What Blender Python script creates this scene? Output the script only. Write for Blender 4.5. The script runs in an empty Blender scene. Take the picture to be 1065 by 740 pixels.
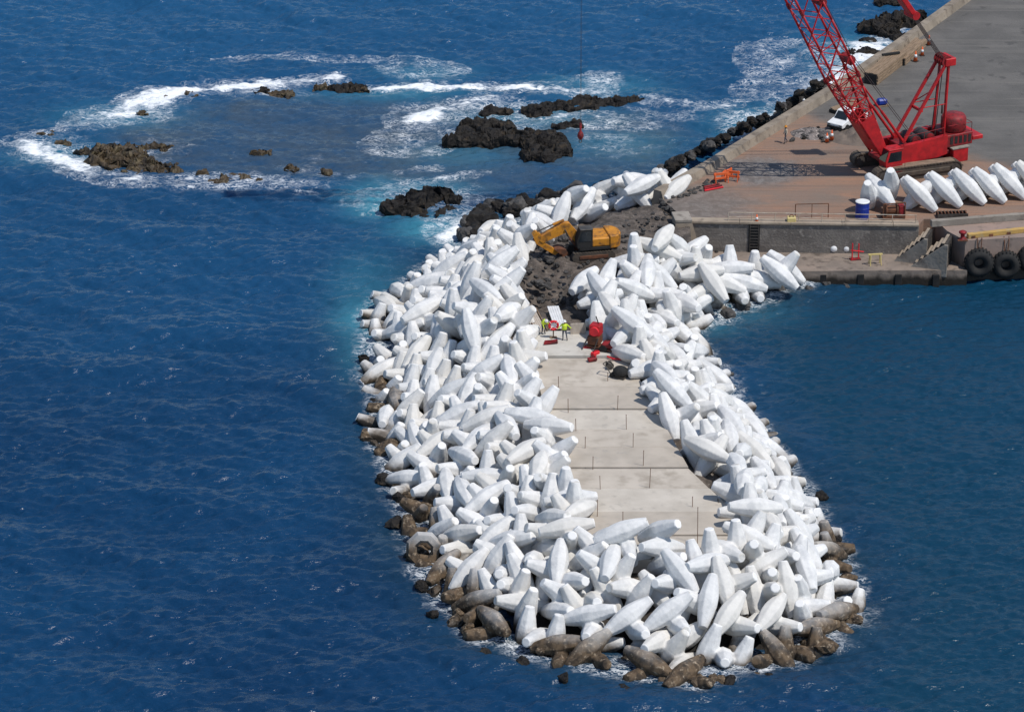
import bpy, bmesh, math, random
import numpy as np
from mathutils import Vector, Matrix, Quaternion, noise as mnoise

random.seed(7)
S = bpy.context.scene
COL = S.collection
# ------------------------------------------------------------------ camera model (photo 1065 x 740)
F = 3900.0; TH = math.radians(23.0); H = 125.0; D = H / math.tan(TH)
SN, CS = math.sin(TH), math.cos(TH)

def P(px, py, z=0.0):
    """photo pixel + known height -> point in the world"""
    a = (px - 532.5) / F; b = -(py - 370) / F
    d = (a, CS + b * SN, -SN + b * CS); t = (z - H) / d[2]
    return Vector((d[0] * t, -D + d[1] * t, z))

def Q(p):
    v = (p[0], p[1] + D, p[2] - H); Z = v[1] * CS - v[2] * SN; u = v[1] * SN + v[2] * CS
    return (532.5 + F * v[0] / Z, 370 - F * u / Z)

cam = bpy.data.cameras.new('camera'); co = bpy.data.objects.new('camera', cam); COL.objects.link(co)
co.location = (0, -D, H); co.rotation_euler = (math.radians(67), 0, 0)
cam.sensor_width = 36; cam.lens = 36 * F / 1065; cam.clip_start = 1; cam.clip_end = 20000
S.camera = co

# ------------------------------------------------------------------ light
SUN_DIR = Vector((0.44, -0.26, 0.86)).normalized()
w = bpy.data.worlds.new('World'); S.world = w; w.use_nodes = True
nt = w.node_tree; bg = nt.nodes['Background']
sky = nt.nodes.new('ShaderNodeTexSky'); sky.sky_type = 'NISHITA'; sky.sun_disc = False
sky.sun_elevation = math.asin(SUN_DIR.z); sky.sun_rotation = math.atan2(SUN_DIR.x, SUN_DIR.y)
sky.air_density = 1.0; sky.dust_density = 0.25; sky.ozone_density = 1.8
nt.links.new(sky.outputs[0], bg.inputs[0]); bg.inputs[1].default_value = 0.125
sl = bpy.data.lights.new('sun', 'SUN'); sl.energy = 3.75; sl.angle = math.radians(0.6); sl.color = (1.0, 0.955, 0.89)
so = bpy.data.objects.new('sun', sl); COL.objects.link(so)
so.rotation_euler = SUN_DIR.to_track_quat('Z', 'Y').to_euler()
S.view_settings.view_transform = 'Standard'; S.view_settings.look = 'None'
S.view_settings.exposure = 0.0; S.view_settings.gamma = 1.0
S.cycles.max_bounces = 6; S.cycles.sample_clamp_direct = 2.2; S.cycles.sample_clamp_indirect = 2.0

# ------------------------------------------------------------------ materials
def mat(name, c1, c2=None, scale=1.0, rough=0.8, detail=5.0, bump=0.0, bscale=None, metal=0.0, stretch=None,
        c3=None, scale3=None, lo=0.35, hi=0.65, lo3=.5, hi3=.7, spec=0.35):
    m = bpy.data.materials.new(name); m.use_nodes = True
    t = m.node_tree; N, L = t.nodes, t.links
    b = N['Principled BSDF']; b.inputs['Roughness'].default_value = rough; b.inputs['Metallic'].default_value = metal
    b.inputs['Specular IOR Level'].default_value = spec
    geo = N.new('ShaderNodeTexCoord'); src = geo.outputs['Object']
    if stretch:
        mp = N.new('ShaderNodeMapping'); mp.inputs['Scale'].default_value = stretch
        L.new(src, mp.inputs[0]); src = mp.outputs[0]
    if c2 is None:
        c2 = tuple(v * 0.82 for v in c1)
    n1 = N.new('ShaderNodeTexNoise'); n1.inputs['Scale'].default_value = scale; n1.inputs['Detail'].default_value = detail
    L.new(src, n1.inputs['Vector'])
    r = N.new('ShaderNodeMapRange'); r.inputs[1].default_value = lo; r.inputs[2].default_value = hi
    L.new(n1.outputs[0], r.inputs[0])
    mx = N.new('ShaderNodeMix'); mx.data_type = 'RGBA'; mx.inputs[6].default_value = (*c1, 1); mx.inputs[7].default_value = (*c2, 1)
    L.new(r.outputs[0], mx.inputs[0]); out = mx.outputs[2]
    if c3 is not None:
        n2 = N.new('ShaderNodeTexNoise'); n2.inputs['Scale'].default_value = scale3 or scale * 3; n2.inputs['Detail'].default_value = 6
        L.new(src, n2.inputs['Vector'])
        r2 = N.new('ShaderNodeMapRange'); r2.inputs[1].default_value = lo3; r2.inputs[2].default_value = hi3
        L.new(n2.outputs[0], r2.inputs[0])
        m2 = N.new('ShaderNodeMix'); m2.data_type = 'RGBA'; m2.inputs[7].default_value = (*c3, 1)
        L.new(r2.outputs[0], m2.inputs[0]); L.new(out, m2.inputs[6]); out = m2.outputs[2]
    L.new(out, b.inputs['Base Color'])
    if bump:
        n3 = N.new('ShaderNodeTexNoise'); n3.inputs['Scale'].default_value = bscale or scale * 4; n3.inputs['Detail'].default_value = 6
        L.new(src, n3.inputs['Vector'])
        bp = N.new('ShaderNodeBump'); bp.inputs['Strength'].default_value = 1.0; bp.inputs['Distance'].default_value = bump
        L.new(n3.outputs[0], bp.inputs['Height']); L.new(bp.outputs[0], b.inputs['Normal'])
    m['out'] = 0
    return m

class NT:
    """small node-graph helper"""
    def __init__(s, name):
        s.m = bpy.data.materials.new(name); s.m.use_nodes = True; s.t = s.m.node_tree; s.b = s.t.nodes['Principled BSDF']
    def n(s, typ, **kw):
        x = s.t.nodes.new(typ)
        for k, v in kw.items(): setattr(x, k, v)
        return x
    def l(s, a, b): s.t.links.new(a, b)
    def noise(s, vec, scale, detail=5, rough=.5, dist=0.0):
        x = s.n('ShaderNodeTexNoise'); x.inputs['Scale'].default_value = scale; x.inputs['Detail'].default_value = detail
        x.inputs['Roughness'].default_value = rough; x.inputs['Distortion'].default_value = dist
        if vec is not None: s.l(vec, x.inputs['Vector'])
        return x.outputs[0]
    def rng(s, v, a, b, c=0.0, d=1.0, smooth=True):
        x = s.n('ShaderNodeMapRange'); x.interpolation_type = 'SMOOTHSTEP' if smooth else 'LINEAR'
        for i, q in zip((1, 2, 3, 4), (a, b, c, d)): x.inputs[i].default_value = q
        s.l(v, x.inputs[0]); return x.outputs[0]
    def mth(s, op, a, b=None, clamp=False):
        x = s.n('ShaderNodeMath', operation=op); x.use_clamp = clamp
        for i, q in enumerate((a, b)):
            if q is None: continue
            if isinstance(q, (int, float)): x.inputs[i].default_value = q
            else: s.l(q, x.inputs[i])
        return x.outputs[0]
    def mix(s, f, a, b):
        x = s.n('ShaderNodeMix', data_type='RGBA')
        for i, q in zip((0, 6, 7), (f, a, b)):
            if isinstance(q, (int, float)): x.inputs[i].default_value = q
            elif isinstance(q, tuple): x.inputs[i].default_value = (*q, 1)
            else: s.l(q, x.inputs[i])
        return x.outputs[2]
    def attr(s, name): x = s.n('ShaderNodeAttribute'); x.attribute_name = name; return x.outputs['Fac']
    def bump(s, h, dist, strength=1.0, normal=None):
        x = s.n('ShaderNodeBump'); x.inputs['Distance'].default_value = dist; x.inputs['Strength'].default_value = strength
        s.l(h, x.inputs['Height'])
        if normal is not None: s.l(normal, x.inputs['Normal'])
        return x.outputs[0]

# white armour concrete, with the tide-line stain near the water
def armour_material(name, old):
    g = NT(name); geo = g.n('ShaderNodeNewGeometry'); pos = geo.outputs['Position']
    tc = g.n('ShaderNodeTexCoord'); ob = tc.outputs['Object']
    oi = g.n('ShaderNodeObjectInfo'); rnd = oi.outputs['Random']
    vadd = g.n('ShaderNodeVectorMath', operation='ADD'); g.l(ob, vadd.inputs[0])
    cmb = g.n('ShaderNodeCombineXYZ'); sc = g.mth('MULTIPLY', rnd, 57.0); g.l(sc, cmb.inputs[0]); g.l(sc, cmb.inputs[1]); g.l(cmb.outputs[0], vadd.inputs[1])
    v = vadd.outputs[0]
    white = g.mix(g.rng(g.noise(v, .8, 7, .65), .36, .68), (.73, .72, .70), (.53, .535, .535))
    white = g.mix(g.mth('MULTIPLY', g.rng(g.noise(v, 4.5, 6, .7), .55, .75), .35), white, (.47, .46, .44))
    white = g.mix(g.mth('MULTIPLY', g.rng(rnd, .45, 1.0), .5), white, (.60, .565, .50))
    white = g.mix(g.mth('MULTIPLY', g.rng(g.mth('SUBTRACT', .25, rnd), .0, .25), .45), white, (.58, .585, .58))
    # form seams run along each member
    # faint drip marks
    sm = g.n('ShaderNodeMapping'); sm.inputs['Scale'].default_value = (3.2, 3.2, .35); g.l(pos, sm.inputs[0])
    white = g.mix(g.mth('MULTIPLY', g.rng(g.noise(sm.outputs[0], 1.0, 5, .65), .56, .78), .32), white, (.42, .40, .36))
    brown = g.mix(g.rng(g.noise(v, 1.3, 6, .65), .35, .68), (.135, .092, .055), (.026, .020, .015))
    brown = g.mix(g.rng(g.noise(v, 3.0, 4, .6), .54, .70), brown, (.30, .235, .165))
    sep = g.n('ShaderNodeSeparateXYZ'); g.l(pos, sep.inputs[0])
    zz = g.mth('ADD', sep.outputs[2], g.mth('MULTIPLY', g.mth('SUBTRACT', g.noise(pos, .55, 5, .6), .5), 1.5))
    if old:
        f = g.rng(zz, .9, 2.6, 1.0, .35)
    else:
        f = g.rng(zz, .0, 1.15, 1.0, 0.0)
    colr = g.mix(f, white, brown)
    wet = g.rng(zz, -.15, .6, .92, 0.0)
    colr = g.mix(wet, colr, (.022, .018, .013))
    g.l(colr, g.b.inputs['Base Color'])
    g.l(g.rng(wet, 0, 1, .82, .35), g.b.inputs['Roughness']); g.b.inputs['Specular IOR Level'].default_value = .3
    g.l(g.bump(g.noise(v, 3.0, 7, .6), .05), g.b.inputs['Normal'])
    return g.m

def sealed(name, base, dark):
    return mat(name, base, dark, scale=1.6, rough=.5, bump=.004, c3=tuple(v * .45 for v in base), scale3=2.2, lo3=.58, hi3=.8)

def low_shade_stain(m, z0, z1, colr=(.022, .018, .014), wob=1.0):
    """dark low band: undercut shade painted on the quay front, weathering on the wharf"""
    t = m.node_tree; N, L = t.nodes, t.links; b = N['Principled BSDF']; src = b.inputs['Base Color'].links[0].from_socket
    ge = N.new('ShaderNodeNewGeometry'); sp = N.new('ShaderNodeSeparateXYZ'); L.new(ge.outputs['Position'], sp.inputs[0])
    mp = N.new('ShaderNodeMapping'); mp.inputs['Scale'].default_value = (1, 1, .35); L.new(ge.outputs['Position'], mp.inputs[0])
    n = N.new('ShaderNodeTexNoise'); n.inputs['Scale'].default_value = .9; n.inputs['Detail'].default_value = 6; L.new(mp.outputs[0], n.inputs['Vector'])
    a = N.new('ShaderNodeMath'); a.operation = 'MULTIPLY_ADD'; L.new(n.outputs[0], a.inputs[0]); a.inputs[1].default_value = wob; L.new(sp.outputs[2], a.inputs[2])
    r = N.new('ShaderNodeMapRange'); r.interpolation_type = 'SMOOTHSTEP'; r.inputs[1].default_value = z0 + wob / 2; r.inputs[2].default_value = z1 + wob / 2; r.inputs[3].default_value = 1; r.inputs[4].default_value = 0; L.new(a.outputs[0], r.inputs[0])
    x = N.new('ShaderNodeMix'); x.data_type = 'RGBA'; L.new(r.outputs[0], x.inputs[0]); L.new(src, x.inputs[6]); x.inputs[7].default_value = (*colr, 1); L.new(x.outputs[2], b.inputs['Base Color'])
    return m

M = {}
M['armour'] = armour_material('white_cast_concrete', False)
M['armour_old'] = armour_material('stained_cast_concrete', True)
M['tip'] = mat('mottled_concrete_end', (.74, .73, .71), (.50, .48, .44), scale=.8, lo=.5, hi=.62, rough=.85, bump=.02)  # end faces mottled from off-white to grey-brown
M['slab'] = mat('fresh_slab_concrete', (.50, .445, .375), (.41, .36, .30), scale=.45, rough=.85, bump=.01, bscale=5, c3=(.34, .295, .24), scale3=.9, lo3=.5, hi3=.74, detail=8)
M['concrete'] = mat('weathered_concrete', (.31, .275, .235), (.215, .19, .16), scale=.5, rough=.9, bump=.04, bscale=3, c3=(.115, .095, .08), scale3=1.1, lo3=.56, hi3=.75)
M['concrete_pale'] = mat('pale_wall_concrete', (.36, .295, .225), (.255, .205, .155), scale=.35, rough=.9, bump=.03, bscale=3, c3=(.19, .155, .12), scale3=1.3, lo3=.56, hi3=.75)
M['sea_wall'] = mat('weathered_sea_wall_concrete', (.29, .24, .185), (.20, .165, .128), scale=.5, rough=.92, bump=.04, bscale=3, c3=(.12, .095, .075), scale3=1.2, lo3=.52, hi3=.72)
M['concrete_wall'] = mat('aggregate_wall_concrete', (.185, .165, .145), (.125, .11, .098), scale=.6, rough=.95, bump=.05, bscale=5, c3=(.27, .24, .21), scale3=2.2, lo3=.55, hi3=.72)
M['lava'] = mat('wet_lava_rock', (.012, .011, .011), (.028, .024, .020), scale=.9, rough=.65, bump=.35, bscale=1.6, spec=.15, c3=(.06, .043, .025), scale3=1.4, lo3=.58, hi3=.78)
M['lava_brown'] = mat('algae_brown_rock', (.075, .05, .024), (.028, .022, .016), scale=.6, rough=.6, bump=.25, bscale=1.8, c3=(.115, .085, .04), scale3=1.0, lo3=.52, hi3=.75)
M['lava_grey'] = mat('grey_boulder_rock', (.085, .08, .076), (.035, .033, .032), scale=.9, rough=.85, bump=.2, bscale=2, c3=(.15, .135, .12), scale3=2, lo3=.55, hi3=.75)
M['red'] = sealed('crane_red_paint', (.47, .014, .018), (.30, .012, .015))
M['red_dark'] = mat('dull_red_paint', (.27, .014, .018), (.15, .012, .014), scale=1.4, rough=.6, c3=(.05, .015, .012), scale3=3)
M['yellow'] = mat('machine_yellow_paint', (.60, .245, .018), (.42, .165, .016), scale=1.6, rough=.6, c3=(.13, .065, .025), scale3=2.4, lo3=.47, hi3=.72)
M['yellow_line'] = mat('kerb_yellow_paint', (.50, .31, .09), (.40, .25, .075), scale=.8, rough=.7, c3=(.36, .27, .14), scale3=2)
M['black'] = mat('black_rubber', (.014, .014, .014), (.025, .024, .023), scale=2, rough=.85, bump=.01)
M['glass'] = mat('dark_cab_glass', (.012, .016, .02), (.02, .026, .03), scale=.5, rough=.08, spec=.6)
M['steel'] = mat('dirty_steel', (.11, .10, .09), (.06, .052, .045), scale=2, rough=.55, metal=.4)
M['track'] = mat('dusty_track_steel', (.055, .046, .038), (.10, .078, .058), scale=1.5, rough=.8, bump=.02)
M['track_dust'] = mat('dust_on_track', (.25, .185, .13), (.16, .12, .085), scale=1.5, rough=.9, bump=.02)
M['rust'] = mat('rusted_steel', (.17, .065, .03), (.085, .04, .025), scale=2, rough=.85, bump=.01)
M['rod'] = mat('rusted_rebar', (.20, .12, .075), (.13, .075, .05), scale=4, rough=.85)
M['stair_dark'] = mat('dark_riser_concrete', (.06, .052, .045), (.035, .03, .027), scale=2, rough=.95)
M['timber'] = mat('worn_timber', (.28, .195, .125), (.18, .125, .08), scale=1.2, rough=.9, stretch=(1, 6, 6), bump=.01)
M['form'] = mat('formwork_board', (.52, .46, .39), (.40, .34, .28), scale=1.4, rough=.85, stretch=(4, 1, 1), bump=.01)
M['blue'] = mat('blue_plastic', (.012, .035, .27), (.01, .028, .2), scale=1.5, rough=.45)
M['white'] = mat('white_paint', (.78, .78, .77), (.66, .66, .65), scale=1.2, rough=.45)
M['orange'] = mat('orange_plastic', (.72, .13, .03), (.58, .10, .025), scale=2, rough=.6)
M['redbright'] = mat('bright_red_plastic', (.70, .025, .035), (.52, .02, .028), scale=2, rough=.5)
M['hivis'] = mat('hivis_vest_cloth', (.62, .78, .06), (.5, .66, .05), scale=4, rough=.9)
M['denim'] = mat('work_trouser_cloth', (.10, .11, .14), (.06, .066, .085), scale=5, rough=.95)
M['shirt'] = mat('pale_shirt_cloth', (.52, .46, .36), (.42, .36, .28), scale=5, rough=.95)
M['skin'] = mat('skin', (.35, .19, .12), (.30, .16, .10), scale=6, rough=.6)
M['rail'] = mat('galvanised_rail', (.50, .44, .36), (.36, .28, .2), scale=2, rough=.6)
M['cable'] = mat('wire_rope', (.035, .028, .028), (.06, .045, .042), scale=6, rough=.6)
M['palerail'] = mat('pale_yellow_paint', (.62, .50, .20), (.5, .38, .15), scale=2, rough=.6)

# ------------------------------------------------------------------ mesh helpers
class MB:
    def __init__(s): s.bm = bmesh.new()
    def _xf(s, vs, Mx):
        if Mx is not None: bmesh.ops.transform(s.bm, matrix=Mx, verts=vs)
    def box(s, x0, x1, y0, y1, z0, z1, bev=0.0, Mx=None):
        r = bmesh.ops.create_cube(s.bm, size=1.0); vs = r['verts']
        for v in vs:
            v.co = Vector(((x0 + x1) / 2 + v.co.x * (x1 - x0), (y0 + y1) / 2 + v.co.y * (y1 - y0), (z0 + z1) / 2 + v.co.z * (z1 - z0)))
        if bev:
            es = list({e for v in vs for e in v.link_edges})
            r2 = bmesh.ops.bevel(s.bm, geom=es, offset=bev, segments=1, affect='EDGES', profile=.5)
            vs = list({v for v in r2['verts']} | {v for v in vs if v.is_valid})
        s._xf(vs, Mx); return s
    def tube(s, a, b, r0, r1=None, n=8, cap=True):
        a, b = Vector(a), Vector(b); d = b - a; L = d.length
        if L < 1e-6: return s
        r1 = r0 if r1 is None else r1
        q = bmesh.ops.create_cone(s.bm, cap_ends=cap, cap_tris=False, segments=n, radius1=r0, radius2=r1, depth=L)
        Mx = Matrix.Translation((a + b) / 2) @ d.to_track_quat('Z', 'Y').to_matrix().to_4x4()
        s._xf(q['verts'], Mx); return s
    def path(s, pts, r, n=6):
        for a, b in zip(pts, pts[1:]): s.tube(a, b, r, n=n)
        return s
    def beam(s, a, b, wy, wz, up=(0, 0, 1), bev=0.0):
        """rectangular bar from a to b"""
        a, b = Vector(a), Vector(b); d = (b - a); L = d.length; x = d.normalized(); u = Vector(up)
        y = u.cross(x)
        if y.length < 1e-4: y = Vector((0, 1, 0)).cross(x)
        y.normalize(); z = x.cross(y)
        Mx = Matrix(((x.x, y.x, z.x, a.x), (x.y, y.y, z.y, a.y), (x.z, y.z, z.z, a.z), (0, 0, 0, 1)))
        s.box(0, L, -wy / 2, wy / 2, -wz / 2, wz / 2, bev, Mx); return s
    def prism(s, pts, z0, z1):
        """vertical prism of a ground outline"""
        A = [s.bm.verts.new((p[0], p[1], z0)) for p in pts]; B = [s.bm.verts.new((p[0], p[1], z1)) for p in pts]
        n = len(pts)
        s.bm.faces.new(A[::-1]); s.bm.faces.new(B)
        for k in range(n): s.bm.faces.new((A[k], A[(k + 1) % n], B[(k + 1) % n], B[k]))
        return s
    def plate(s, pts, y0, y1):
        """outline in x-z given thickness in y"""
        A = [s.bm.verts.new((p[0], y0, p[1])) for p in pts]; B = [s.bm.verts.new((p[0], y1, p[1])) for p in pts]
        n = len(pts); s.bm.faces.new(A); s.bm.faces.new(B[::-1])
        for k in range(n): s.bm.faces.new((A[k], B[k], B[(k + 1) % n], A[(k + 1) % n]))
        return s
    def lathe(s, prof, n=16, Mx=None):
        """prof: (radius, z)"""
        rings = []
        for r, z in prof: rings.append([s.bm.verts.new((r * math.cos(2 * math.pi * k / n), r * math.sin(2 * math.pi * k / n), z)) for k in range(n)])
        for A, B in zip(rings, rings[1:]):
            for k in range(n): s.bm.faces.new((A[k], A[(k + 1) % n], B[(k + 1) % n], B[k]))
        if prof[0][0] > .001: s.bm.faces.new(rings[0][::-1])
        if prof[-1][0] > .001: s.bm.faces.new(rings[-1])
        s._xf([v for R in rings for v in R], Mx); return s
    def torus(s, R, r, n=28, m=10, Mx=None, squash=1.0):
        g = [[s.bm.verts.new(((R + r * math.cos(2 * math.pi * j / m)) * math.cos(2 * math.pi * i / n), (R + r * math.cos(2 * math.pi * j / m)) * math.sin(2 * math.pi * i / n), squash * r * math.sin(2 * math.pi * j / m))) for j in range(m)] for i in range(n)]
        for i in range(n):
            for j in range(m): s.bm.faces.new((g[i][j], g[(i + 1) % n][j], g[(i + 1) % n][(j + 1) % m], g[i][(j + 1) % m]))
        s._xf([v for R_ in g for v in R_], Mx); return s
    def build(s, name, m, parent=None, smooth=False, loc=None):
        bmesh.ops.recalc_face_normals(s.bm, faces=s.bm.faces)
        me = bpy.data.meshes.new(name); s.bm.to_mesh(me); s.bm.free()
        for p in me.polygons: p.use_smooth = smooth
        if m: me.materials.append(m)
        o = bpy.data.objects.new(name, me); COL.objects.link(o)
        if parent: o.parent = parent
        if loc is not None: o.location = loc
        return o

def tag(o, label=None, cat=None, group=None, kind=None):
    if label: o['label'] = label
    if cat: o['category'] = cat
    if group: o['group'] = group
    if kind: o['kind'] = kind
    return o

def empty(name, loc, rz=0, label=None, cat=None, group=None):
    o = bpy.data.objects.new(name, None); COL.objects.link(o); o.location = loc; o.rotation_euler = (0, 0, rz); o.empty_display_size = .3
    return tag(o, label, cat, group)

def copy_tree(o, parent=None):
    c = o.copy(); COL.objects.link(c)
    if parent: c.parent = parent
    for ch in list(o.children): copy_tree(ch, c)
    return c

def apply_mods(o):
    """bake an object's modifiers into its mesh"""
    dg = bpy.context.evaluated_depsgraph_get(); dg.update()
    me = bpy.data.meshes.new_from_object(o.evaluated_get(dg))
    o.modifiers.clear(); old = o.data; o.data = me; bpy.data.meshes.remove(old)
    return o

def ngon(n, r, ph=0): return [(r * math.cos(ph + 2 * math.pi * k / n), r * math.sin(ph + 2 * math.pi * k / n)) for k in range(n)]

# ------------------------------------------------------------------ outlines of the breakwater
PAIRS = [((702,203),(660,196)),((668,210),(628,203)),((620,227),(572,222)),((552,258),(494,254)),((540,288),(440,290)),((545,325),(392,322)),((566,375),(394,375)),
((580,430),(402,440)),((596,480),(419,500)),((610,530),(440,560)),((620,562),(462,610)),((650,574),(506,660)),((690,578),(608,690)),((725,578),(720,706)),
((762,572),(822,684)),((768,550),(880,642)),((750,520),(862,577)),((718,480),(812,491)),((686,430),(765,431)),((652,388),(737,386)),((610,342),(708,346)),
((583,318),(742,328)),((632,280),(790,308)),((692,263),(832,290))]
IN = [P(*a, 4.0) for a, b in PAIRS]; OUT = [P(*b, 0.0) for a, b in PAIRS]
NP_ = len(IN)
def samp(L, t):
    t = max(0, min(NP_ - 1.0001, t)); i = int(t); return L[i].lerp(L[i + 1], t - i)
PU = [0, .22, .8, 1.0, 1.35, 2.2]; PZ = [2.9, 2.7, -.8, -2.0, -2.8, -3.2]

def poly_in(px, py, pts):
    r = np.zeros(px.shape, bool); n = len(pts)
    for i in range(n):
        x1, y1 = pts[i][0], pts[i][1]; x2, y2 = pts[(i + 1) % n][0], pts[(i + 1) % n][1]
        if y1 == y2: continue
        c = ((y1 > py) != (y2 > py)) & (px < (x2 - x1) * (py - y1) / (y2 - y1) + x1); r ^= c
    return r

def pl_dist(X, Y, pts):
    d = np.full(X.shape, 1e9)
    for a, b in zip(pts, pts[1:]):
        ax, ay, bx, by = a[0], a[1], b[0], b[1]; dx, dy = bx - ax, by - ay; L = dx * dx + dy * dy + 1e-9
        t = np.clip(((X - ax) * dx + (Y - ay) * dy) / L, 0, 1)
        d = np.minimum(d, np.hypot(X - ax - t * dx, Y - ay - t * dy))
    return d

def grid_mesh(name, X, Y, Z, m, attrs=None, smooth=True):
    nx, ny = X.shape; me = bpy.data.meshes.new(name)
    co_ = np.stack([X, Y, Z], -1).reshape(-1, 3).astype(np.float32)
    idx = np.arange(nx * ny).reshape(nx, ny)
    f = np.stack([idx[:-1, :-1], idx[1:, :-1], idx[1:, 1:], idx[:-1, 1:]], -1).reshape(-1, 4)
    me.vertices.add(len(co_)); me.vertices.foreach_set('co', co_.ravel())
    me.loops.add(f.size); me.loops.foreach_set('vertex_index', f.ravel().astype(np.int32))
    me.polygons.add(len(f)); me.polygons.foreach_set('loop_start', np.arange(0, f.size, 4, dtype=np.int32))
    me.update(calc_edges=True)
    me.polygons.foreach_set('use_smooth', np.full(len(f), smooth))
    for k, v in (attrs or {}).items():
        a = me.attributes.new(k, 'FLOAT', 'POINT'); a.data.foreach_set('value', v.reshape(-1).astype(np.float32))
    me.materials.append(m); o = bpy.data.objects.new(name, me); COL.objects.link(o); return o

def vnoise(X, Y, s, seed, oct=4):
    """cheap value noise"""
    r = np.zeros(X.shape); amp = 1.0; tot = 0
    for o_ in range(oct):
        rg = np.random.default_rng(seed + o_); T = rg.random((64, 64))
        x = X / s * 2 ** o_; y = Y / s * 2 ** o_; xi = np.floor(x).astype(int); yi = np.floor(y).astype(int); fx = x - xi; fy = y - yi
        fx = fx * fx * (3 - 2 * fx); fy = fy * fy * (3 - 2 * fy)
        g = lambda a, b: T[(xi + a) % 64, (yi + b) % 64]
        r += amp * (g(0, 0) * (1 - fx) * (1 - fy) + g(1, 0) * fx * (1 - fy) + g(0, 1) * (1 - fx) * fy + g(1, 1) * fx * fy); tot += amp; amp *= .5
    return r / tot

# ------------------------------------------------------------------ sea
def axis(lo, hi, st, far):
    a = list(np.arange(lo, hi + .01, st)); g = st; x = hi; up = []
    while x < far: g *= 1.5; x += g; up.append(x)
    g = st; x = lo; dn = []
    while x > -far: g *= 1.5; x -= g; dn.append(x)
    return np.array(dn[::-1] + a + up)

def ocean_fft(n, Lx, V, wd, seed, small, spread=2):
    k = np.fft.fftfreq(n, Lx / n) * 2 * np.pi; KX, KY = np.meshgrid(k, k, indexing='ij'); K = np.hypot(KX, KY); K[0, 0] = 1e-6
    Lw = V * V / 9.81; cs = (KX * wd[0] + KY * wd[1]) / K
    ph = np.exp(-1 / (K * Lw) ** 2) / K ** 4 * (np.abs(cs) ** spread * .93 + .07) * np.exp(-(K * small) ** 2); ph[0, 0] = 0
    rg = np.random.default_rng(seed)
    h = (rg.normal(size=K.shape) + 1j * rg.normal(size=K.shape)) * np.sqrt(ph)
    z = np.real(np.fft.ifft2(h)); sc = 1 / z.std()
    dx = np.real(np.fft.ifft2(-1j * KX / K * h)); dy = np.real(np.fft.ifft2(-1j * KY / K * h))
    return z * sc, dx * sc, dy * sc

def bil(T, X, Y, cell):
    n = T.shape[0]; x = X / cell; y = Y / cell; xi = np.floor(x).astype(int); yi = np.floor(y).astype(int); fx = x - xi; fy = y - yi
    g = lambda a, b: T[(xi + a) % n, (yi + b) % n]
    return g(0, 0) * (1 - fx) * (1 - fy) + g(1, 0) * fx * (1 - fy) + g(0, 1) * (1 - fx) * fy + g(1, 1) * fx * fy

xs = axis(-64, 64, .21, 6000); ys = axis(-70, 110, .21, 6000)
X, Y = np.meshgrid(xs, ys, indexing='ij')
near = np.clip(1 - np.maximum(np.maximum(np.abs(X) - 66, 0), np.maximum(np.abs(Y - 20) - 92, 0)) / 40, 0, 1)
z, dx, dy = ocean_fft(1024, 256., 3.9, (.20, .98), 3, .12, 6)
Z1, DX, DY = (bil(a, X, Y, .25) for a in (z, dx, dy))
z, dx, dy = ocean_fft(512, 90., 1.85, (.05, 1.0), 8, .07, 4)
z3_, _, _ = ocean_fft(512, 60., 1.25, (-.12, .99), 18, .06, 3); Z3 = bil(z3_, X, Y, 60. / 512)
Z2, DX2, DY2 = (bil(a, X, Y, 90. / 512) for a in (z, dx, dy))
W2 = lambda pts, zz=0: [P(a, b, zz) for a, b in pts]
def blob(px, py, rx, ry, p=1.0):
    """soft patch of given pixel half-sizes, laid on the water at its real place"""
    c = P(px, py); ex = P(px + rx, py).x - c.x; ey = abs(P(px, py - ry).y - c.y)
    return np.exp(-(((X - c.x) / ex) ** 2 + ((Y - c.y) / ey) ** 2) ** p)
def streak(pts, wd, soft=1.0):
    return np.exp(-(pl_dist(X, Y, W2(pts)) / wd) ** 2)
ring = [(45,146),(80,165),(120,181),(170,185),(235,186),(290,188)]
ring_in = [(75,140),(120,160),(200,180),(300,185),(380,160),(470,120),(540,98),(440,96),(340,92),(240,95),(180,105),(130,128)]
cal = np.zeros(X.shape)
lag = poly_in(X, Y, W2([(95,140),(150,110),(250,97),(400,96),(560,108),(690,112),(740,140),(690,190),(600,195),(480,215),(350,190),(220,190),(110,175)]))
lagoon = lag.astype(float)
# smooth the lagoon mask by distance to its edge
dl = pl_dist(X, Y, W2([(95,140),(150,110),(250,97),(400,96),(560,108),(690,112),(740,140),(690,190),(600,195),(480,215),(350,190),(220,190),(110,175),(95,140)]))
lagoon = np.where(lag, np.clip(dl / 4, 0, 1), 0)
harb = poly_in(X, Y, [P(835,288), P(1200,288), P(1200,800), P(835,720), P(890,640), P(870,560), P(760,390), P(722,345), P(790,312)])
hb = np.where(harb, np.clip(pl_dist(X, Y, [P(835,288), P(722,345), P(760,390), P(870,560), P(890,640), P(835,720)]) / 6, 0, 1), 0)
amp = (.14 * (1 - .45 * lagoon) * (1 - .55 * hb)) * near
swell = .10 * np.sin((X * .25 + Y * .97) * 2 * math.pi / 11 + 2.2 * vnoise(X, Y, 25, 41, 2) * 2) * (1 - hb) * near
Zs = Z1 * amp * (.7 + .8 * vnoise(X, Y * 1.6, 16, 61, 2)) + swell + Z2 * near * (.060 - .015 * lagoon) * (1 - .55 * hb) + Z3 * near * .044
XX = X + (DX * amp + DX2 * .03 * near) * .5; YY = Y + (DY * amp + DY2 * .03 * near) * .5
n1 = vnoise(X, Y, 9, 11); n2 = vnoise(X, Y, 2.2, 21)
foam = np.zeros(X.shape)
def fa(a):
    global foam
    foam = 1 - (1 - foam) * (1 - np.clip(a, 0, 1))
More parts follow.
